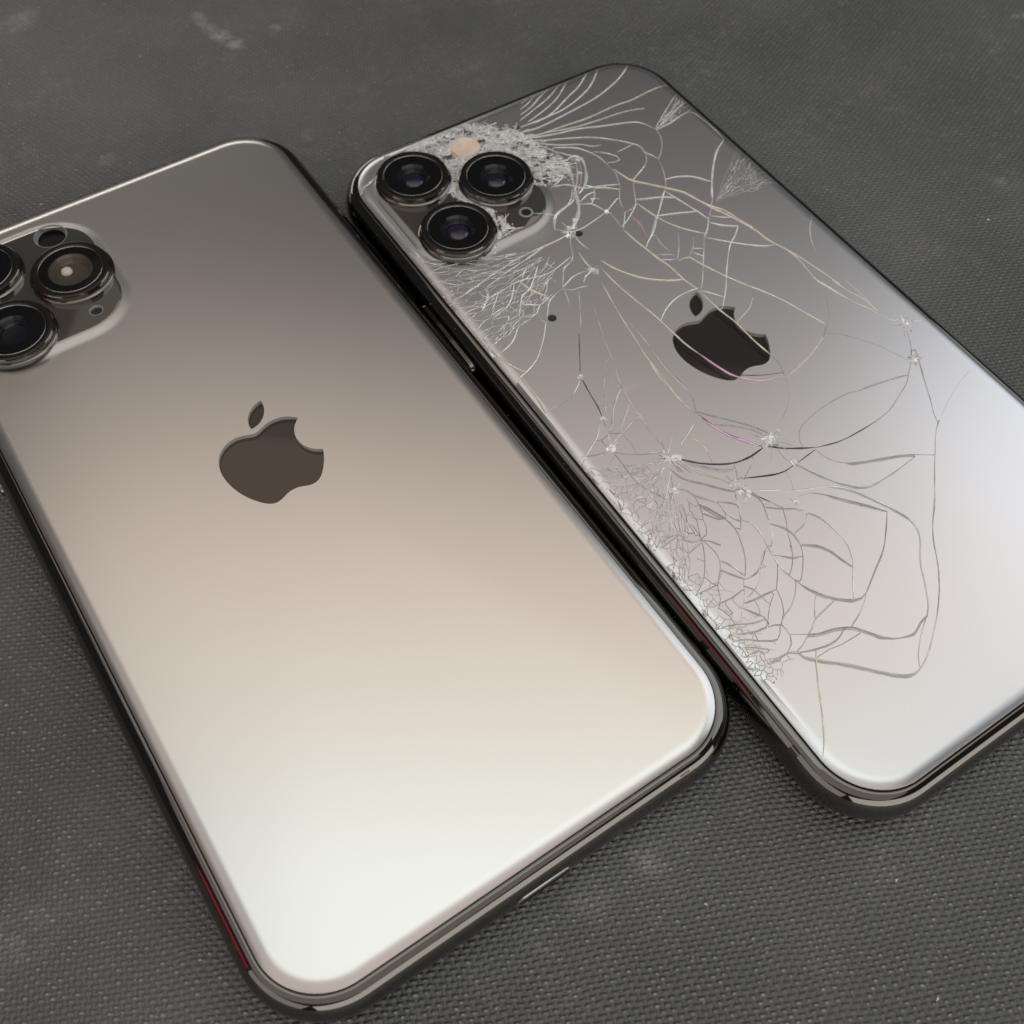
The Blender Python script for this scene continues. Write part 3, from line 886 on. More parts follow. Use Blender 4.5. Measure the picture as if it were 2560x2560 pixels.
g 0.2 -16.41,-44.58 -18.44,-44.89 -20.37,-45.24 -21.6,-46.03 -22.84,-46.53 -24.52,-47.26 -25.9,-47.64
b 0.2 -18.1,-42.7 -20.15,-44.85
g 0.2 -18.9,-39.48 -20.21,-40.82 -22.07,-42.04 -23.5,-42.46
g 0.22 -23.5,-42.46 -24.86,-43.43 -24.86,-45.25 -25.78,-46.45 -26.9,-47.01
t 0.14 -18.78,-32.88 -21.64,-34.99 -23.1,-35.44 -24.76,-35.21
t 0.16 -20.79,-35.25 -21.64,-34.99 -23.33,-36.67 -26.01,-37.67
g 0.24 -22.43,-22.02 -21.41,-23.68 -20.66,-25.93 -20.51,-28.02 -21.35,-30.45 -22.47,-32.64 -24.15,-34.67
t 0.16 -24.67,-35.28 -23.11,-35.33 -21.58,-34.88 -20.51,-33.88 -18.71,-32.85
g 0.3 -25.59,-31.14 -24.77,-32.38 -24.49,-33.98 -24.22,-34.75
g 0.24 -26.54,-32.32 -25.64,-33.72 -24.6,-35.21
g 0.24 -25.81,-26.88 -25.51,-28.78 -25.53,-30.22 -26.38,-31.84 -28.56,-33.98 -29.62,-35.85 -30.89,-36.86
g 0.22 -25.47,-24.13 -25.6,-26.03 -26.31,-27.79 -27.49,-29.7 -29.07,-31.54 -30.36,-32.6 -32.19,-33.52
l 0.2 -29.32,-31.86 -28.88,-33.54 -28.5,-33.9
g 0.2 -32.19,-33.52 -30.47,-33.58 -28.64,-33.81
g 0.28 -25.81,-26.88 -24.88,-27.72 -24.06,-28.97
t 0.14 -24.19,-29.13 -22.55,-27.97
g 0.22 -24.81,-35.19 -25.58,-36.11 -26.43,-37.41 -27.84,-38.57 -29.6,-40.16 -31.26,-41.11
g 0.26 -25.45,-35.96 -24.64,-37.16 -24.54,-38.39
l 0.2 -24.54,-38.39 -24.23,-40.42
g 0.26 -27.06,-38.16 -24.81,-38.44 -22.13,-38.76
g 0.22 -19.22,-35.9 -20.54,-37.44 -21.98,-38.86
l 0.2 -21.98,-38.86 -22.42,-40.43 -23.39,-42.09
g 0.2 -23.39,-42.09 -24.94,-43.36
g 0.3 -27.84,-38.57 -26.96,-39.93 -26.23,-41.19 -26.26,-42.29 -26.71,-42.68
g 0.2 -29.72,-40.31 -27.94,-41.11 -26.47,-41.48
g 0.2 -32.95,-39.14 -31.14,-39.62 -29.66,-40.23
g 0.26 -26.71,-42.68 -24.94,-43.36 -24.92,-45.15
l 0.22 -24.92,-45.15 -25.63,-46.23 -26.77,-47.03
g 0.22 -31.26,-41.11 -29.84,-41.79 -28.3,-42.33 -26.92,-42.54 -25.15,-40.97 -24.25,-40.18 -22.79,-39.27
g 0.2 -29.99,-36.3 -27.9,-36.48 -25.98,-36.32
l 0.2 -29.52,-36.82 -29.5,-38.43
l 0.2 -28.28,-36.93 -28.16,-38.15
l 0.22 -25.65,-38.37 -25.84,-39.4 -26.17,-40.32
g 0.16 -30.62,-36.81 -30.18,-38.44 -30.33,-39.7
l 0.2 -32.31,-37.54 -32.47,-38.56
g 0.2 -32,-41.74 -30.3,-42.6 -29.27,-43.48 -26.85,-44.8 -25.45,-43.7
g 0.2 -32.65,-43.06 -31.01,-43.46 -29.7,-44.51 -28.22,-45.89
l 0.2 -30.49,-43.36 -29.52,-44.3
l 0.18 -31.9,-42.68 -31.89,-43.99
l 0.2 -27.54,-44.58 -27.48,-45.28
l 0.2 -28.95,-42.57 -29.1,-43.14
l 0.2 -30.06,-40.98 -30.25,-41.75
g 0.2 -32.1,-44.5 -30.08,-44.7 -29.75,-45.35
l 0.2 -29.87,-45.49 -30.2,-46.14 -30.15,-46.6
g 0.22 -30.25,-46.97 -28.63,-47.14 -26.77,-47.03 -25.46,-48.08
g 0.2 -28.04,-24.49 -27.92,-25.79 -27.14,-26.53 -25.81,-26.88
l 0.22 -29.21,-25.7 -29.05,-26.66 -28.89,-27.61
l 0.22 -31.14,-26.17 -30.99,-27.71
g 0.2 -32.68,-27.59 -31.11,-27.87 -29.69,-28.06
g 0.22 -28.04,-24.49 -30.44,-24.68 -31.98,-24.92
l 0.24 -25.91,-26.57 -26.76,-26.77 -27.72,-27.13
g 0.2 -30.41,-29.27 -29.81,-28.22 -28.89,-27.61 -26.07,-27.2
g 0.2 -31.3,-30.12 -32.05,-29.65 -32.83,-30.09 -31.77,-31
l 0.22 -31.87,-30 -32.11,-31.72 -32.19,-33.52
l 0.2 -32.75,-28.26 -32.25,-29.05 -31.87,-30
g 0.26 -28.34,-28.92 -27.69,-29.81
l 0.18 -33,-36.2 -31.69,-35.67 -30.23,-35.23
l 0.16 -28.56,-25.21 -27.97,-25.34 -27.08,-26.52
g 0.2 -30.69,-23 -30,-23.56 -29.05,-24.1 -28.15,-24.24
g 0.18 -30.58,-21.96 -29.58,-22.72 -29.85,-23.66
g 0.2 -30.59,-24.04 -29.02,-24.06
g 0.22 -27.11,-20.53 -27.46,-21.44 -27.88,-22.43 -28.33,-23.01 -29.62,-23.8
g 0.2 -24.52,-19.11 -25.07,-20.43 -25.79,-21.5 -26.46,-22.07
p 0.2 -26.35,-22.15 -27.03,-23.09 -27.71,-24.27
g 0.2 -26.34,-21.02 -26.77,-21.88 -26.52,-22.29
g 0.22 -24.54,-20.63 -24.96,-21.77 -25.19,-22.5 -25.77,-23.39 -26.52,-23.91
g 0.22 -23.19,-19.95 -23.55,-21 -24.14,-21.9 -24.26,-23.09 -24.35,-23.79 -25.04,-25.1 -25.72,-26.52
l 0.18 -24.68,-22.45 -24.53,-23.43
l 0.16 -23.34,-20.88 -23.03,-21.97
g 0.2 -25.51,-23.06 -25.87,-23.95 -25.9,-25.17 -26.14,-25.76 -25.47,-26.07
g 0.22 -21.99,-20.2 -22.27,-21.3 -22.56,-22.4 -23.05,-23.61 -23.51,-24.32 -23.92,-25.56 -24.71,-26.55 -25.63,-26.7
g 0.2 -24.21,-23.75 -23.58,-24.27
g 0.2 -26.91,-24.41 -26.72,-24.9 -26.18,-25.37
l 0.2 -28.22,-23.46 -28.96,-23.98
l 0.18 -27.2,-24.35 -27.8,-24.83
g 0.24 -22.45,-21.83 -21.71,-22.94 -21.16,-24.3 -20.8,-25.29 -20.54,-25.83
g 0.24 -22.84,-23.49 -22.18,-24.41 -21.59,-25.41 -20.68,-25.86
g 0.2 -27.19,-19.59 -28.11,-20.65 -28.58,-21.11 -29.4,-21.59
l 0.14 -27.86,-21.06 -28.68,-21.54 -29.53,-21.76
g 0.2 -29.5,-20.53 -28.56,-20.49 -27.79,-20.23
l 0.3 -27.56,-7.54 -27.66,-9.91 -27.86,-12.7 -27.69,-14.64 -26.94,-16.41 -26.2,-18.17
g 0.22 -27.56,-7.54 -25.94,-8.84 -23.55,-10.35 -21.01,-11.68
k 0.3 -19.61,-14.18 -17.81,-16.13 -15.72,-17.72 -13.34,-18.95 -10.53,-19.38 -7.88,-19.15
l 0.4 -19.5,-14.65 -17.84,-16.78 -16,-18.66 -14.22,-19.73
k 0.14 -7.74,-18.69 -9.24,-16.64 -10.77,-14.02 -11.69,-11.2 -12.12,-8.95
p 0.3 -12.24,-9.72 -11.49,-12.17 -10.59,-14.69 -9.24,-16.64 -8.07,-18.48
l 0.18 -12.33,-7.97 -12.12,-8.95
b 0.28 -12.25,4.06 -12.73,0.46 -12.86,-3.59 -12.71,-6.58 -12.46,-8.45
g 0.22 -12.16,-8.07 -10.3,-10.38 -8.28,-12.78 -6.61,-14.97 -5.08,-17.6
l 0.24 -11.35,-11.69 -8.89,-13.52 -7.07,-15.52 -5.72,-17.76
l 0.18 -10.55,3 -10.58,0 -10.61,-3.25 -10.98,-5.94 -11.86,-7.69
l 0.34 -18.22,-12.08 -16.26,-11.11 -13.19,-9.69
b 0.22 -16.33,-11.2 -15.38,-12.77 -15.27,-14.76 -15.99,-17.01
b 0.2 -20.45,-10.95 -20.5,-7.88 -20.09,-4.78 -19.53,-1.42 -19.1,1.8
g 0.22 -27.5,-6.49 -26.3,-4.5 -25.57,-2.17
l 0.26 -26.33,-2.25 -28.03,-3.97 -30.04,-5.16 -33.15,-6.97
b 0.26 -20.28,-4.38 -21.83,-4.53 -24.39,-5.43 -27.21,-6.41
l 0.22 -20,-1.41 -21.79,-2.86 -24.57,-5.04
l 0.22 -19.58,1.81 -21.39,0.32 -22.86,-1.05 -25.7,-4.32
b 0.18 -23.28,0.36 -22.57,-0.66
g 0.16 -32.24,-5.67 -30.29,-6.5 -28.52,-6.94
b 0.18 -24.55,-5.33 -24.23,-7.46 -24.69,-9.36
l 0.2 -27.93,-5.13 -27.53,-6.2
g 0.16 -28.75,-4.33 -27.65,-4.75 -26,-4.41 -24.87,-5.13
g 0.24 -13.34,-18.95 -14.04,-20.38 -15.02,-21.87
p 0.22 -10.2,-19.86 -11.85,-20.96
l 0.22 -11.85,-20.96 -13.95,-22.02
k 0.2 -13.65,-21.95 -11.76,-22.88 -8.6,-24.08
g 0.28 -22.16,-14.72 -21.54,-16.96 -19.73,-19.15 -17.93,-21.34 -16.39,-22.96
b 0.22 -20.03,-14.72 -19.13,-16.9 -17.45,-19.28 -15.78,-21.92
g 0.24 -16.03,-22.8 -14.6,-23.96 -14.06,-25.6
k 0.3 -14.06,-25.6 -13.22,-27.16
l 0.24 -13.22,-27.16 -12.51,-28.64
g 0.3 -22,-14.82 -24.11,-16.65 -26.42,-19.06
l 0.3 -23.55,-18.04 -22.43,-19.01 -22.04,-20.29 -20.89,-21.79 -19.9,-23.19
g 0.24 -19.9,-23.19 -20.06,-25.13 -20.44,-25.89
g 0.22 -19.76,-23.02 -17.7,-24.84 -18.47,-26.63 -19.89,-28.49 -20.29,-27.99
g 0.24 -14.74,-24.13 -14.17,-26.3 -15.35,-29.11
g 0.2 -16.75,-23.38 -17.67,-25.37 -18.73,-27.23
g 0.22 -22.48,-22.32 -21.58,-24.41 -20.89,-25.86
g 0.2 -22.82,-23.63 -21.35,-25.57
l 0.3 -15.49,-21.57 -13.98,-21.48 -13.79,-22.12
l 0.2 -31.31,-7.6 -28.82,-7.02
l 0.16 -29.54,-8.99 -27.94,-8.38
"""

rng = random.Random(11)
def catmull(pts, step=0.7):
    out = []
    n = len(pts)
    for i in range(n - 1):
        p0, p1, p2, p3 = pts[max(0, i - 1)], pts[i], pts[i + 1], pts[min(n - 1, i + 2)]
        m = max(1, int(math.dist(p1, p2) / step))
        for k in range(m):
            t = k / m
            out.append(tuple(0.5 * (2 * p1[a] + (p2[a] - p0[a]) * t + (2 * p0[a] - 5 * p1[a] + 4 * p2[a] - p3[a]) * t * t
                             + (3 * p1[a] - p0[a] - 3 * p2[a] + p3[a]) * t ** 3) for a in (0, 1)))
    out.append(pts[-1])
    return out

lines = []          # (kind, width, points, own_part)
for ln in CRACKS.strip().splitlines():
    a = ln.split()
    pts = catmull([tuple(float(q) for q in s.split(',')) for s in a[2:]])
    lines.append((a[0], float(a[1]), pts, True))
# snap loose ends onto the nearest other crack so that the pieces close up
allp = [(p, i) for i, l in enumerate(lines) for p in l[2]]
arr = np.array([p for p, _ in allp])
own = np.array([i for _, i in allp])
for i, l in enumerate(lines):
    for e in (0, -1):
        p = np.array(l[2][e])
        d = np.hypot(*(arr - p).T)
        d[own == i] = 9
        j = int(d.argmin())
        if 0.01 < d[j] < 0.8:
            q = tuple(arr[j])
            if e == 0:
                l[2].insert(0, q)
            else:
                l[2].append(q)

def voronoi(points):
    """cell walls of a random point set: pairs of circumcentres of neighbouring triangles"""
    pv, pt, _ = cdt([([points[0], points[1]], False, 'x')], points[2:])
    cen, ed, out = [], {}, []
    for k, f3 in enumerate(pt):
        (ax, ay), (bx, by), (cx, cy) = (pv[i] for i in f3)
        d = 2 * (ax * (by - cy) + bx * (cy - ay) + cx * (ay - by))
        if abs(d) < 1e-9:
            cen.append(None)
            continue
        ux = ((ax * ax + ay * ay) * (by - cy) + (bx * bx + by * by) * (cy - ay) + (cx * cx + cy * cy) * (ay - by)) / d
        uy = ((ax * ax + ay * ay) * (cx - bx) + (bx * bx + by * by) * (ax - cx) + (cx * cx + cy * cy) * (bx - ax)) / d
        cen.append((ux, uy))
        for i in range(3):
            ed.setdefault(tuple(sorted((f3[i], f3[(i + 1) % 3]))), []).append(k)
    for e, l in ed.items():
        if len(l) == 2 and cen[l[0]] and cen[l[1]]:
            out.append((cen[l[0]], cen[l[1]]))
    return out

def seg(p, q, kind, wid, bow=0.06):
    L_ = math.dist(p, q)
    if L_ < 0.03:
        return
    mid = ((p[0] + q[0]) / 2 + rng.gauss(0, bow) * L_, (p[1] + q[1]) / 2 + rng.gauss(0, bow) * L_)
    lines.append((kind, wid, [p, mid, q], False))

def fan(c, x, y0, y1, n, m, s0, kinds, wid, curve, drop=0.06):
    """fracture net: cells drawn out along rays from the point c to the glass edge"""
    pts = [(rng.uniform(0, m), rng.uniform(-0.5, n + 0.5)) for _ in range(int(m * n))]
    def pos(a, b):
        u = min(1.08, max(0.0, a / m))
        s_ = s0 + (1 - s0) * u ** 0.8
        e = (x, y0 + (y1 - y0) * (b / n))
        dx, dy = e[0] - c[0], e[1] - c[1]
        ln_ = math.hypot(dx, dy)
        w_ = curve * math.sin(math.pi * s_) * ln_ + 0.25 * math.sin(6 * s_ + 0.7 * b)
        return (c[0] + dx * s_ - dy / ln_ * w_, c[1] + dy * s_ + dx / ln_ * w_)
    for p, q in voronoi(pts):
        if not all(-0.1 <= k_[0] <= m * 1.06 and -0.2 <= k_[1] <= n + 0.2 for k_ in (p, q)):
            continue
        u = (p[0] + q[0]) / 2 / m
        if rng.random() < drop + 0.55 * max(0.0, 0.45 - u):
            continue
        seg(pos(*p), pos(*q), rng.choice(kinds), wid * rng.uniform(.6, 1.35))

fan((-6.2, 34.4), -33.2, 44.0, 18.8, 24, 8, .26, 'llll', 0.19, 0.10)
fan((-21.2, -12.7), -33.2, -6.8, -34.0, 25, 9, .10, 'ttgll', 0.15, 0.04, 0.03)
for c_, y0_, y1_, n_ in (((19.8, 27.0), 36.8, 24.8, 11), ((22.7, 48.1), 55.2, 49.3, 6)):
    for k_ in range(n_):                    # straight splinter lines running to the right edge
        e_ = (33.1, y0_ + (y1_ - y0_) * (k_ + .5 + rng.uniform(-.25, .25)) / n_)
        m_ = tuple(c_[a_] + (e_[a_] - c_[a_]) * .55 + rng.uniform(-.25, .25) for a_ in (0, 1))
        s_ = rng.uniform(0, .25)
        lines.append(('l', rng.uniform(.12, .2), [tuple(c_[a_] + (e_[a_] - c_[a_]) * s_ for a_ in (0, 1)), m_, e_], False))
    fan(c_, 33.1, y0_, y1_, n_, 6, .25, 'l', 0.13, 0.0, 0.35)
# cells along the lower left edge of the glass
pv = []
while len(pv) < 150:
    y = rng.uniform(-50.0, -30.0)
    d = abs(rng.gauss(0, 3.0))
    if d < 8.0:
        pv.append((-33.3 + d, y))
for p, q in voronoi(pv):
    if all(-33.4 < k_[0] < -25.5 and -49.6 < k_[1] < -29.5 for k_ in (p, q)) and rng.random() < 0.82:
        if (p[0] + q[0]) / 2 < -29.5 or rng.random() < 0.5:
            seg(p, q, rng.choice('ttggl'), rng.uniform(.10, .17))
CRUSH = [[-23.24, 67.26], [-19.09, 68.5], [-13.14, 69.53], [-7.08, 68.71], [-3.28, 65.95], [0.32, 62.89], [1.76, 58.28], [2.2, 53.95], [3.59, 49.88], [2.65, 46.92], [0.54, 46.66], [-5.88, 46.8], [-10.13, 46.03], [-15.13, 47.26], [-14.67, 41.47], [-14.76, 39.73], [-18.65, 39.29], [-20.25, 36.78], [-23.57, 37.12], [-27.15, 39.0], [-26.92, 40.59], [-20.27, 39.95], [-18.63, 42.14], [-17.44, 46.48], [-18.71, 49.85], [-19.34, 51.36], [-19.26, 53.19], [-20.75, 53.74], [-21.83, 53.65], [-17.66, 57.55], [-16.59, 61.96], [-18.74, 65.48]]
def edge_dist(x, y):
    best = 9.0
    for i in range(len(CRUSH)):
        (x1, y1), (x2, y2) = CRUSH[i - 1], CRUSH[i]
        dx, dy = x2 - x1, y2 - y1
        t_ = max(0, min(1, ((x - x1) * dx + (y - y1) * dy) / (dx * dx + dy * dy)))
        best = min(best, math.hypot(x - x1 - t_ * dx, y - y1 - t_ * dy))
    return best if inside(x, y, CRUSH) else -best
def in_lens(x, y, r=6.7):
    return any(math.dist((x, y), c) < r for c in LENSES) or math.dist((x, y), FLASH) < FLASH_R + 0.1
cnt = 0
while cnt < 240:
    x, y = rng.uniform(-29, 4), rng.uniform(37, 71)
    if inside(x, y, CRUSH):
        a = rng.uniform(0, 3.14)
        r = rng.uniform(.4, 1.6)
        lines.append(('l', rng.uniform(.08, .2), [(x - r * math.cos(a), y - r * math.sin(a)), (x + rng.uniform(-.2, .2), y + rng.uniform(-.2, .2)), (x + r * math.cos(a), y + r * math.sin(a))], False))
        cnt += 1

# arrangement of all cracks -> pieces of glass
bl2 = bump_loops()
inp = [(rl[0], True, 'h')] + [(l, True, 's') for l in rl[1:]] + [(l, True, 's') for l in bl2] + [(l, True, 's') for l in EMB]
inp += [(l[2], False, 'h') for l in lines]
v, t, et = cdt(inp)
keep = []
for q in t:
    cx, cy = sum(v[i][0] for i in q) / 3, sum(v[i][1] for i in q) / 3
    if sd(cx, cy, W, L, R) >= GI - 1e-4:
        keep.append((ccw(q, v), cx, cy))
e2t = {}
for ti, (q, _, _) in enumerate(keep):
    for i in range(3):
        a, b_ = q[i], q[(i + 1) % 3]
        e2t.setdefault((min(a, b_), max(a, b_)), []).append(ti)
comp = [-1] * len(keep)
comps = []
for s in range(len(keep)):
    if comp[s] >= 0:
        continue
    st, mem = [s], []
    comp[s] = len(comps)
    while st:
        u = st.pop()
        mem.append(u)
        q = keep[u][0]
        for i in range(3):
            a, b_ = q[i], q[(i + 1) % 3]
            e = (min(a, b_), max(a, b_))
            if 'h' in et.get(e, ()):
                continue
            for w_ in e2t[e]:
                if comp[w_] < 0:
                    comp[w_] = len(comps)
                    st.append(w_)
    comps.append(mem)
def tri_area(q):
    a, b_, c = (v[i] for i in q)
    return abs((b_[0] - a[0]) * (c[1] - a[1]) - (b_[1] - a[1]) * (c[0] - a[0])) / 2
areas = [sum(tri_area(keep[u][0]) for u in m) for m in comps]
order = sorted(range(len(comps)), key=lambda i: -areas[i])

def shard_geometry(ci):
    mem, A = comps[ci], areas[ci]
    w = min(0.06, 0.10 * math.sqrt(A))
    ed = {}
    for u in mem:
        q = keep[u][0]
        for i in range(3):
            a, b_ = q[i], q[(i + 1) % 3]
            ed.setdefault((min(a, b_), max(a, b_)), []).append((a, b_))
    nrm, bnd = {}, []
    for e, l in ed.items():
        if len(l) == 1:
            a, b_ = l[0]
            dx, dy = v[b_][0] - v[a][0], v[b_][1] - v[a][1]
            k = math.hypot(dx, dy) or 1
            bnd.append((a, b_))
            for s in (a, b_):
                o = nrm.get(s, (0, 0))
                nrm[s] = (o[0] - dy / k, o[1] + dx / k)
    cx = sum(keep[u][1] for u in mem) / len(mem)
    cy = sum(keep[u][2] for u in mem) / len(mem)
    R_ = rng.gauss
    sl = 0.0022 if A > 6 else (0.006 if A > 1 else 0.014)
    ta, tb, tc = R_(0, sl), R_(0, sl), R_(0, 0.006)
    lim = 0.03
    def off(x, y):
        return max(-lim, min(lim, ta * (x - cx) + tb * (y - cy) + tc))
    idx, vs, fs, mi = {}, [], [], []
    for u in mem:
        for i in keep[u][0]:
            if i not in idx:
                idx[i] = len(vs)
                x, y = v[i]
                z = zf(x, y) + off(x, y)
                if i in nrm:
                    nx, ny = nrm[i]
                    k = math.hypot(nx, ny) or 1
                    x, y = x + nx / k * w, y + ny / k * w
                vs.append((x, y, z))
    for u in mem:
        q, x, y = keep[u]
        fs.append(tuple(idx[i] for i in q))
        if inside(x, y, EMB[0]) or inside(x, y, EMB[1]):
            mi.append(1)
        elif edge_dist(x, y) > 0.35 and sd(x, y, W, L, R) > 3.6:
            mi.append(4)
        elif sd(x, y, BW, BL, BR, BX, BY) > 1.65:
            mi.append(2)
        elif sd(x, y, BW, BL, BR, BX, BY) > 0.05:
            mi.append(5)
        else:
            mi.append(0)
    oi = {}
    for s in nrm:
        oi[s] = len(vs)
        x, y = v[s]
        vs.append((x, y, zf(x, y) - 0.07))
    for a, b_ in bnd:
        fs.append((idx[a], oi[a], oi[b_], idx[b_]))
        mi.append(3)
    return vs, fs, mi
SH_M = [M_satin2, M_clear, M_polish, M_chamfer, M_craze, M_slope2]
gv, gf, gm = [], [], []
for rank, ci in enumerate(order):
    if areas[ci] < 0.002:
        continue
    vs, fs, mi = shard_geometry(ci)
    if rank < 290:
        mesh_obj("glass_shard", vs, fs, SH_M, P2, mi, angle=32)
    else:
        b = len(gv)
        gv += vs
        gf += [tuple(i + b for i in q) for q in fs]
        gm += mi
so = mesh_obj("glass_slivers", gv, gf, SH_M, P2, gm, angle=32)
so['kind'] = 'stuff'
print("pieces", len(comps), "areas>1:", sum(a > 1 for a in areas))

# crack faces: low ridges of broken glass that follow each crack
def ribbon(pts, width, rr, hgt=0.045, taper=True):
    P = [pts[0]]
    for q in pts[1:]:
        if math.dist(q, P[-1]) > 0.02:
            P.append(q)
    if len(P) < 2:
        return [], []
    n = len(P)
    vs, fs = [], []
    off = rr.uniform(-.15, .15)
    for i, (x, y) in enumerate(P):
        a, b_ = P[max(0, i - 1)], P[min(n - 1, i + 1)]
        dx, dy = b_[0] - a[0], b_[1] - a[1]
        k = math.hypot(dx, dy) or 1
        nx, ny = -dy / k, dx / k
        w = width / 2 * (1 + 0.22 * math.sin(i * 0.9 + off * 30) + rr.uniform(-.12, .12))
        if taper:
            w *= min(1.0, 0.35 + 0.22 * min(i, n - 1 - i))
        for s, hz in ((-1, 0.004), (off, hgt), (1, 0.004)):
            px, py = x + nx * w * s, y + ny * w * s
            vs.append((px, py, zf(px, py) + 0.012 + hz * min(1, width / 0.2)))
    for i in range(n - 1):
        a = 3 * i
        fs += [(a, a + 3, a + 4, a + 1), (a + 1, a + 4, a + 5, a + 2)]
    return vs, fs
fine = {}
for kind, wid, pts, ownp in lines:
    pts = [p for p in pts if sd(p[0], p[1], W, L, R) > GI + 0.05]
    if len(pts) < 2:
        continue
    if ownp:
        lower = pts[len(pts) // 2][1] < 8 and kind in 'lgt'
        vs, fs = ribbon(pts, wid * (1.0 if kind == 'k' else 0.5 if lower else 0.8), rng)
        mi = [0] * len(fs)
        if fs and kind in M_band:        # the inclined fracture plane seen through the glass beside the crack
            P_ = [pts[0]]
            for q in pts[1:]:
                if math.dist(q, P_[-1]) > 0.02:
                    P_.append(q)
            b, n_ = len(vs), len(P_)
            for k_, (x_, y_) in enumerate(P_):
                e_ = min(1.0, 0.3 + 0.25 * min(k_, n_ - 1 - k_)) * (1 + rng.uniform(-.15, .15)) * wid * 1.25
                x2, y2 = x_ - 0.59 * e_, y_ - 0.81 * e_
                vs += [(x_, y_, zf(x_, y_) + 0.016), (x2, y2, zf(x2, y2) + 0.010)]
            for k_ in range(n_ - 1):
                a_ = b + 2 * k_
                fs.append((a_, a_ + 1, a_ + 3, a_ + 2))
                mi.append(1)
        if fs:
            core = M_fr[kind] if not lower else (M_fr['d'] if rng.random() < 0.6 else M_fr['l'])
            mesh_obj("crack", vs, fs, [core, M_band.get(kind, M_fr['k'])], P2, mi, smooth=False)
    else:
        vs, fs = ribbon(pts, wid, rng, 0.035)
        g = fine.setdefault(kind, ([], []))
        b = len(g[0])
        g[0].extend(vs)
        g[1].extend(tuple(i + b for i in q) for q in fs)
for kind, (vs, fs) in fine.items():
    o = mesh_obj("fine_cracks", vs, fs, M_fr[kind], P2, smooth=False)
    o['kind'] = 'stuff'

# bright splinters lying over the crushed zone
sv, sf = [], []
cnt = 0
while cnt < 190:
    x, y = rng.uniform(-29, 5), rng.uniform(37, 69)
    if not inside(x, y, CRUSH) or in_lens(x, y, 7.0) or sd(x, y, W, L, R) < 5.0:
        continue
    a = math.atan2(y - 60.0, x + 12.0) + rng.gauss(0, .5)
    r = rng.uniform(.5, 2.0)
    q0, q1 = (x - r * math.cos(a), y - r * math.sin(a)), (x + r * math.cos(a), y + r * math.sin(a))
    if not in_lens(*q0, 6.6) and not in_lens(*q1, 6.6):
        vs, fs = ribbon([q0, (x + rng.uniform(-.15, .15), y + rng.uniform(-.15, .15)), q1], rng.uniform(.12, .34), rng, 0.08)
        b = len(sv)
        lf = rng.uniform(.08, .2)
        sv += [(p[0], p[1], p[2] + lf) for p in vs]
        sf += [tuple(i + b for i in q) for q in fs]
    cnt += 1
so = mesh_obj("glass_splinters", sv, sf, M_fr['l'], P2, smooth=False)
so['kind'] = 'stuff'

# crushed glass chips
cv, cf, cm = [], [], []
def chip(x, y, size, lift, tilt, mats=(0.66, 0.86, 0.94)):
    n = rng.choice((3, 4, 4, 5))
    ax = rng.uniform(0, 6.28)
    tl = rng.gauss(0, tilt)
    az = Matrix.Rotation(tl, 3, Vector((math.cos(ax), math.sin(ax), 0)))
    ph = rng.uniform(0, 6.28)
    asp = rng.uniform(.35, 1.0)
    rot = rng.uniform(0, 3.14)
    pts = []
    for i in range(n):
        a = ph + 2 * math.pi * (i + rng.uniform(-.25, .25)) / n
        px, py = size * math.cos(a), size * asp * math.sin(a)
        pts.append(Vector((px * math.cos(rot) - py * math.sin(rot), px * math.sin(rot) + py * math.cos(rot), 0)))
    b = len(cv)
    z0 = zf(x, y) + lift
    for h in (0.0, -0.12):
        for q in pts:
            w = az @ (q + Vector((0, 0, h)))
            cv.append((x + w.x, y + w.y, z0 + w.z))
    cf.append(tuple(b + i for i in range(n)))
    r = rng.random()
    k = 0 if r < mats[0] else 1 if r < mats[1] else 2 if r < mats[2] else 3
    cm.append(k)
    for i in range(n):
        j = (i + 1) % n
        cf.append((b + i, b + n + i, b + n + j, b + j))
        cm.append(k)
cnt = 0
while cnt < 2600:
    x, y = rng.uniform(-30, 6), rng.uniform(36, 71)
    if sd(x, y, W, L, R) < 3.9 + rng.uniform(-.6, .9) or in_lens(x, y):
        continue
    e = edge_dist(x, y)
    dens = (0.10 * math.exp(e / 0.8) if e > -1.6 else 0.0) if e < 0 else min(1.0, 0.28 + 0.5 * e)
    patch = 0.5 + 0.5 * math.sin(x * 1.7 + 2.0 * math.sin(y * 0.9)) * math.sin(y * 1.3 + 1.5 * math.sin(x * 0.7))
    if rng.random() > dens * (0.30 + 0.70 * patch):
        continue
    big = rng.random() < 0.06
    chip(x, y, rng.uniform(.6, 1.3) if big else min(.5, rng.lognormvariate(-1.95, .5)),
         rng.uniform(0.02, .06) if big else rng.uniform(0.01, .10), .05 if big else .20,
         (.25, .70, .95) if big else ((.90, .965, .975) if patch > .45 else (.5, .86, .95)))
    cnt += 1
NODES = [(5.45, 49.16, 0.7, 10), (3.58, 46.04, 0.5, 8), (-4.01, 36.42, 0.5, 8), (-6.15, 35.0, 0.8, 20), (1.88, 39.19, 0.5, 8), (1.83, 35.19, 0.5, 8), (-6.21, 34.41, 1.4, 60), (-21.07, -13.0, 1.9, 130), (-27.64, -6.68, 0.9, 35), (-5.85, -18.51, 1.8, 100), (-15.31, -22.21, 1.0, 40), (-8.33, 25.04, 0.8, 30), (28.52, -12.31, 1.4, 60), (24.41, -18.82, 1.1, 46), (-5.52, -23.66, 0.6, 22), (-10.16, -29.3, 0.5, 8), (-18.64, 23.77, 0.5, 12), (-23.3, 7.16, 0.4, 12), (-25.31, -1.58, 0.4, 12), (-15.0, -24.0, 1.2, 30), (-24.0, -18.0, 1.0, 26)]
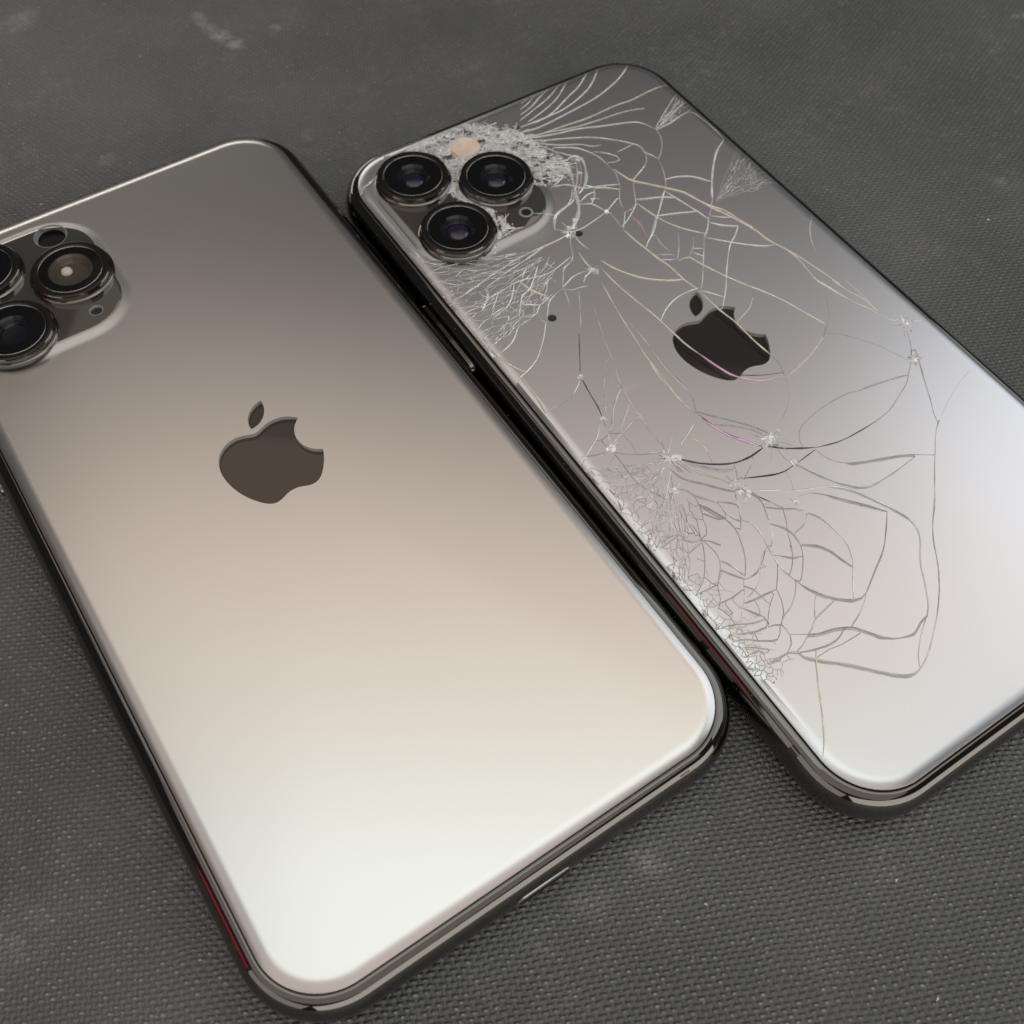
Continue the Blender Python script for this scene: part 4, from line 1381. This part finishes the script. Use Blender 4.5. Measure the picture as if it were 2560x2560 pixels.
for x, y, r, n in NODES:
    for i in range(int(n * 0.6)):
        a, d = rng.uniform(0, 6.28), abs(rng.gauss(0, r * .45))
        ex = 1.0 + 0.6 * math.sin(a * 2 + x)
        chip(x + d * ex * math.cos(a), y + d * math.sin(a), min(.75, rng.lognormvariate(-1.2, .5)), rng.uniform(.01, .09), .22, (.86, .95, .98))
    for i in range(3 + int(n / 12)):
        a, d0, d1 = rng.uniform(0, 6.28), rng.uniform(0, .3) * r, rng.uniform(.7, 2.2) * r
        vs, fs = ribbon([(x + d0 * math.cos(a), y + d0 * math.sin(a)), (x + (d0 + d1) / 2 * math.cos(a + .08), y + (d0 + d1) / 2 * math.sin(a + .08)), (x + d1 * math.cos(a), y + d1 * math.sin(a))], rng.uniform(.12, .3), rng, .05)
        b = len(cv)
        cv += [(q[0], q[1], q[2] + .05) for q in vs]
        cf += [tuple(k + b for k in q) for q in fs]
        cm += [0] * len(fs)
for i in range(70):                        # powdered strip along the left edge of the glass
    y = rng.choice((rng.uniform(20, 45), rng.uniform(-50, -7)))
    chip(-33.0 + abs(rng.gauss(0, .9)), y, rng.uniform(.08, .2), 0.03, .3, (.45, .9, .97))
co = mesh_obj("crushed_glass", cv, cf, M_chip, P2, cm, smooth=False)
co['kind'] = 'stuff'

# camera hardware of the cracked phone
lens(P2, *LENSES[0], 'blue')
lens(P2, *LENSES[1], 'violet')
lens(P2, *LENSES[2], 'wide')
pr = [(FLASH_R, zb - 0.1), (FLASH_R, zb + 0.10), (FLASH_R - 0.25, zb + 0.16), (FLASH_R - 0.5, zb + 0.14), (1.2, zb + 0.17), (0, zb + 0.18)]
mesh_obj("flash", *loft(lathe(pr, *FLASH, 48)), M_flash, P2, angle=30)
mw = mesh_obj("microphone", *loft(lathe([(MIC_R + 0.25, zb + 0.03), (MIC_R, zb + 0.08), (MIC_R - 0.15, zb + 0.06), (MIC_R - 0.2, zb - 0.02)], *MIC, 32)), M_frit, P2, angle=40)
mesh_obj("microphone_hole", *loft(lathe([(MIC_R - 0.18, zb + 0.04), (0, zb + 0.03)], *MIC, 32)), M_seam, mw)
for (x, y, r) in ((-20.32, 19.64, 0.75), (-5.37, 33.35, 0.7)):
    v_, f_ = loft(lathe([(r, TOP + 0.03), (r * 0.8, TOP + 0.05), (r * 0.6, TOP + 0.02), (0, TOP + 0.015)], x, y, 20))
    mesh_obj("impact_pit", v_, f_, M_ant, P2)

# ------------------------------------------------------------------ dust and lint
dv, df = [], []
def speck(x, y, z, s):
    b = len(dv)
    for k in range(4):
        a = rng.uniform(0, 6.28)
        dv.append((x + s * math.cos(a) * rng.uniform(.4, 1), y + s * math.sin(a) * rng.uniform(.4, 1), z + rng.uniform(0.005, s * .6)))
    df.extend([(b, b + 1, b + 2), (b, b + 2, b + 3), (b + 1, b + 2, b + 3), (b, b + 1, b + 3)])
M_dust = simple("pale_dust", (0.72, 0.71, 0.68), 0.7)
for i in range(420):
    speck(rng.uniform(-70, 210), rng.uniform(-130, 150), 0.10, min(.35, rng.lognormvariate(-2.1, .55)))
for (x, y, s) in [(-1.1, 118.4, 0.5), (24.7, 112.6, 0.35), (5.9, 87.3, 0.4), (48.2, 69.3, 0.35), (139.5, -17.7, 0.45), (9.8, 83.0, 0.3), (38.6, -95.8, 0.4), (32.8, -108.5, 0.4), (16.3, -84.5, 0.35), (34.8, -112.8, 0.5), (26.8, -83.2, 0.3), (-39.5, -55.4, 0.3), (-15.0, 60.6, 0.2)]:
    speck(x, y, 0.12, s)
o = mesh_obj("dust_specks", dv, df, M_dust, None, smooth=False)
o['kind'] = 'stuff'
for P, zt in ((P1, 70), (P2, 60)):
    dv, df = [], []
    for i in range(zt):
        x, y = rng.uniform(-31, 31), rng.uniform(-66, 66)
        if not sd(x, y, BW, BL, BR, BX, BY) > 0:
            speck(x, y, TOP + 0.005, min(.16, rng.lognormvariate(-2.9, .45)))
    for i in range(60):
        side = -1 if P is P2 else rng.choice((-1, 1))
        z = rng.uniform(2.5, 7.0)
        speck(side * (W / 2 - frame_profile(z)), rng.uniform(-58, 62), z, rng.uniform(.03, .09))
    o = mesh_obj("dust_specks", dv, df, M_dust, P, smooth=False)
    o['kind'] = 'stuff'
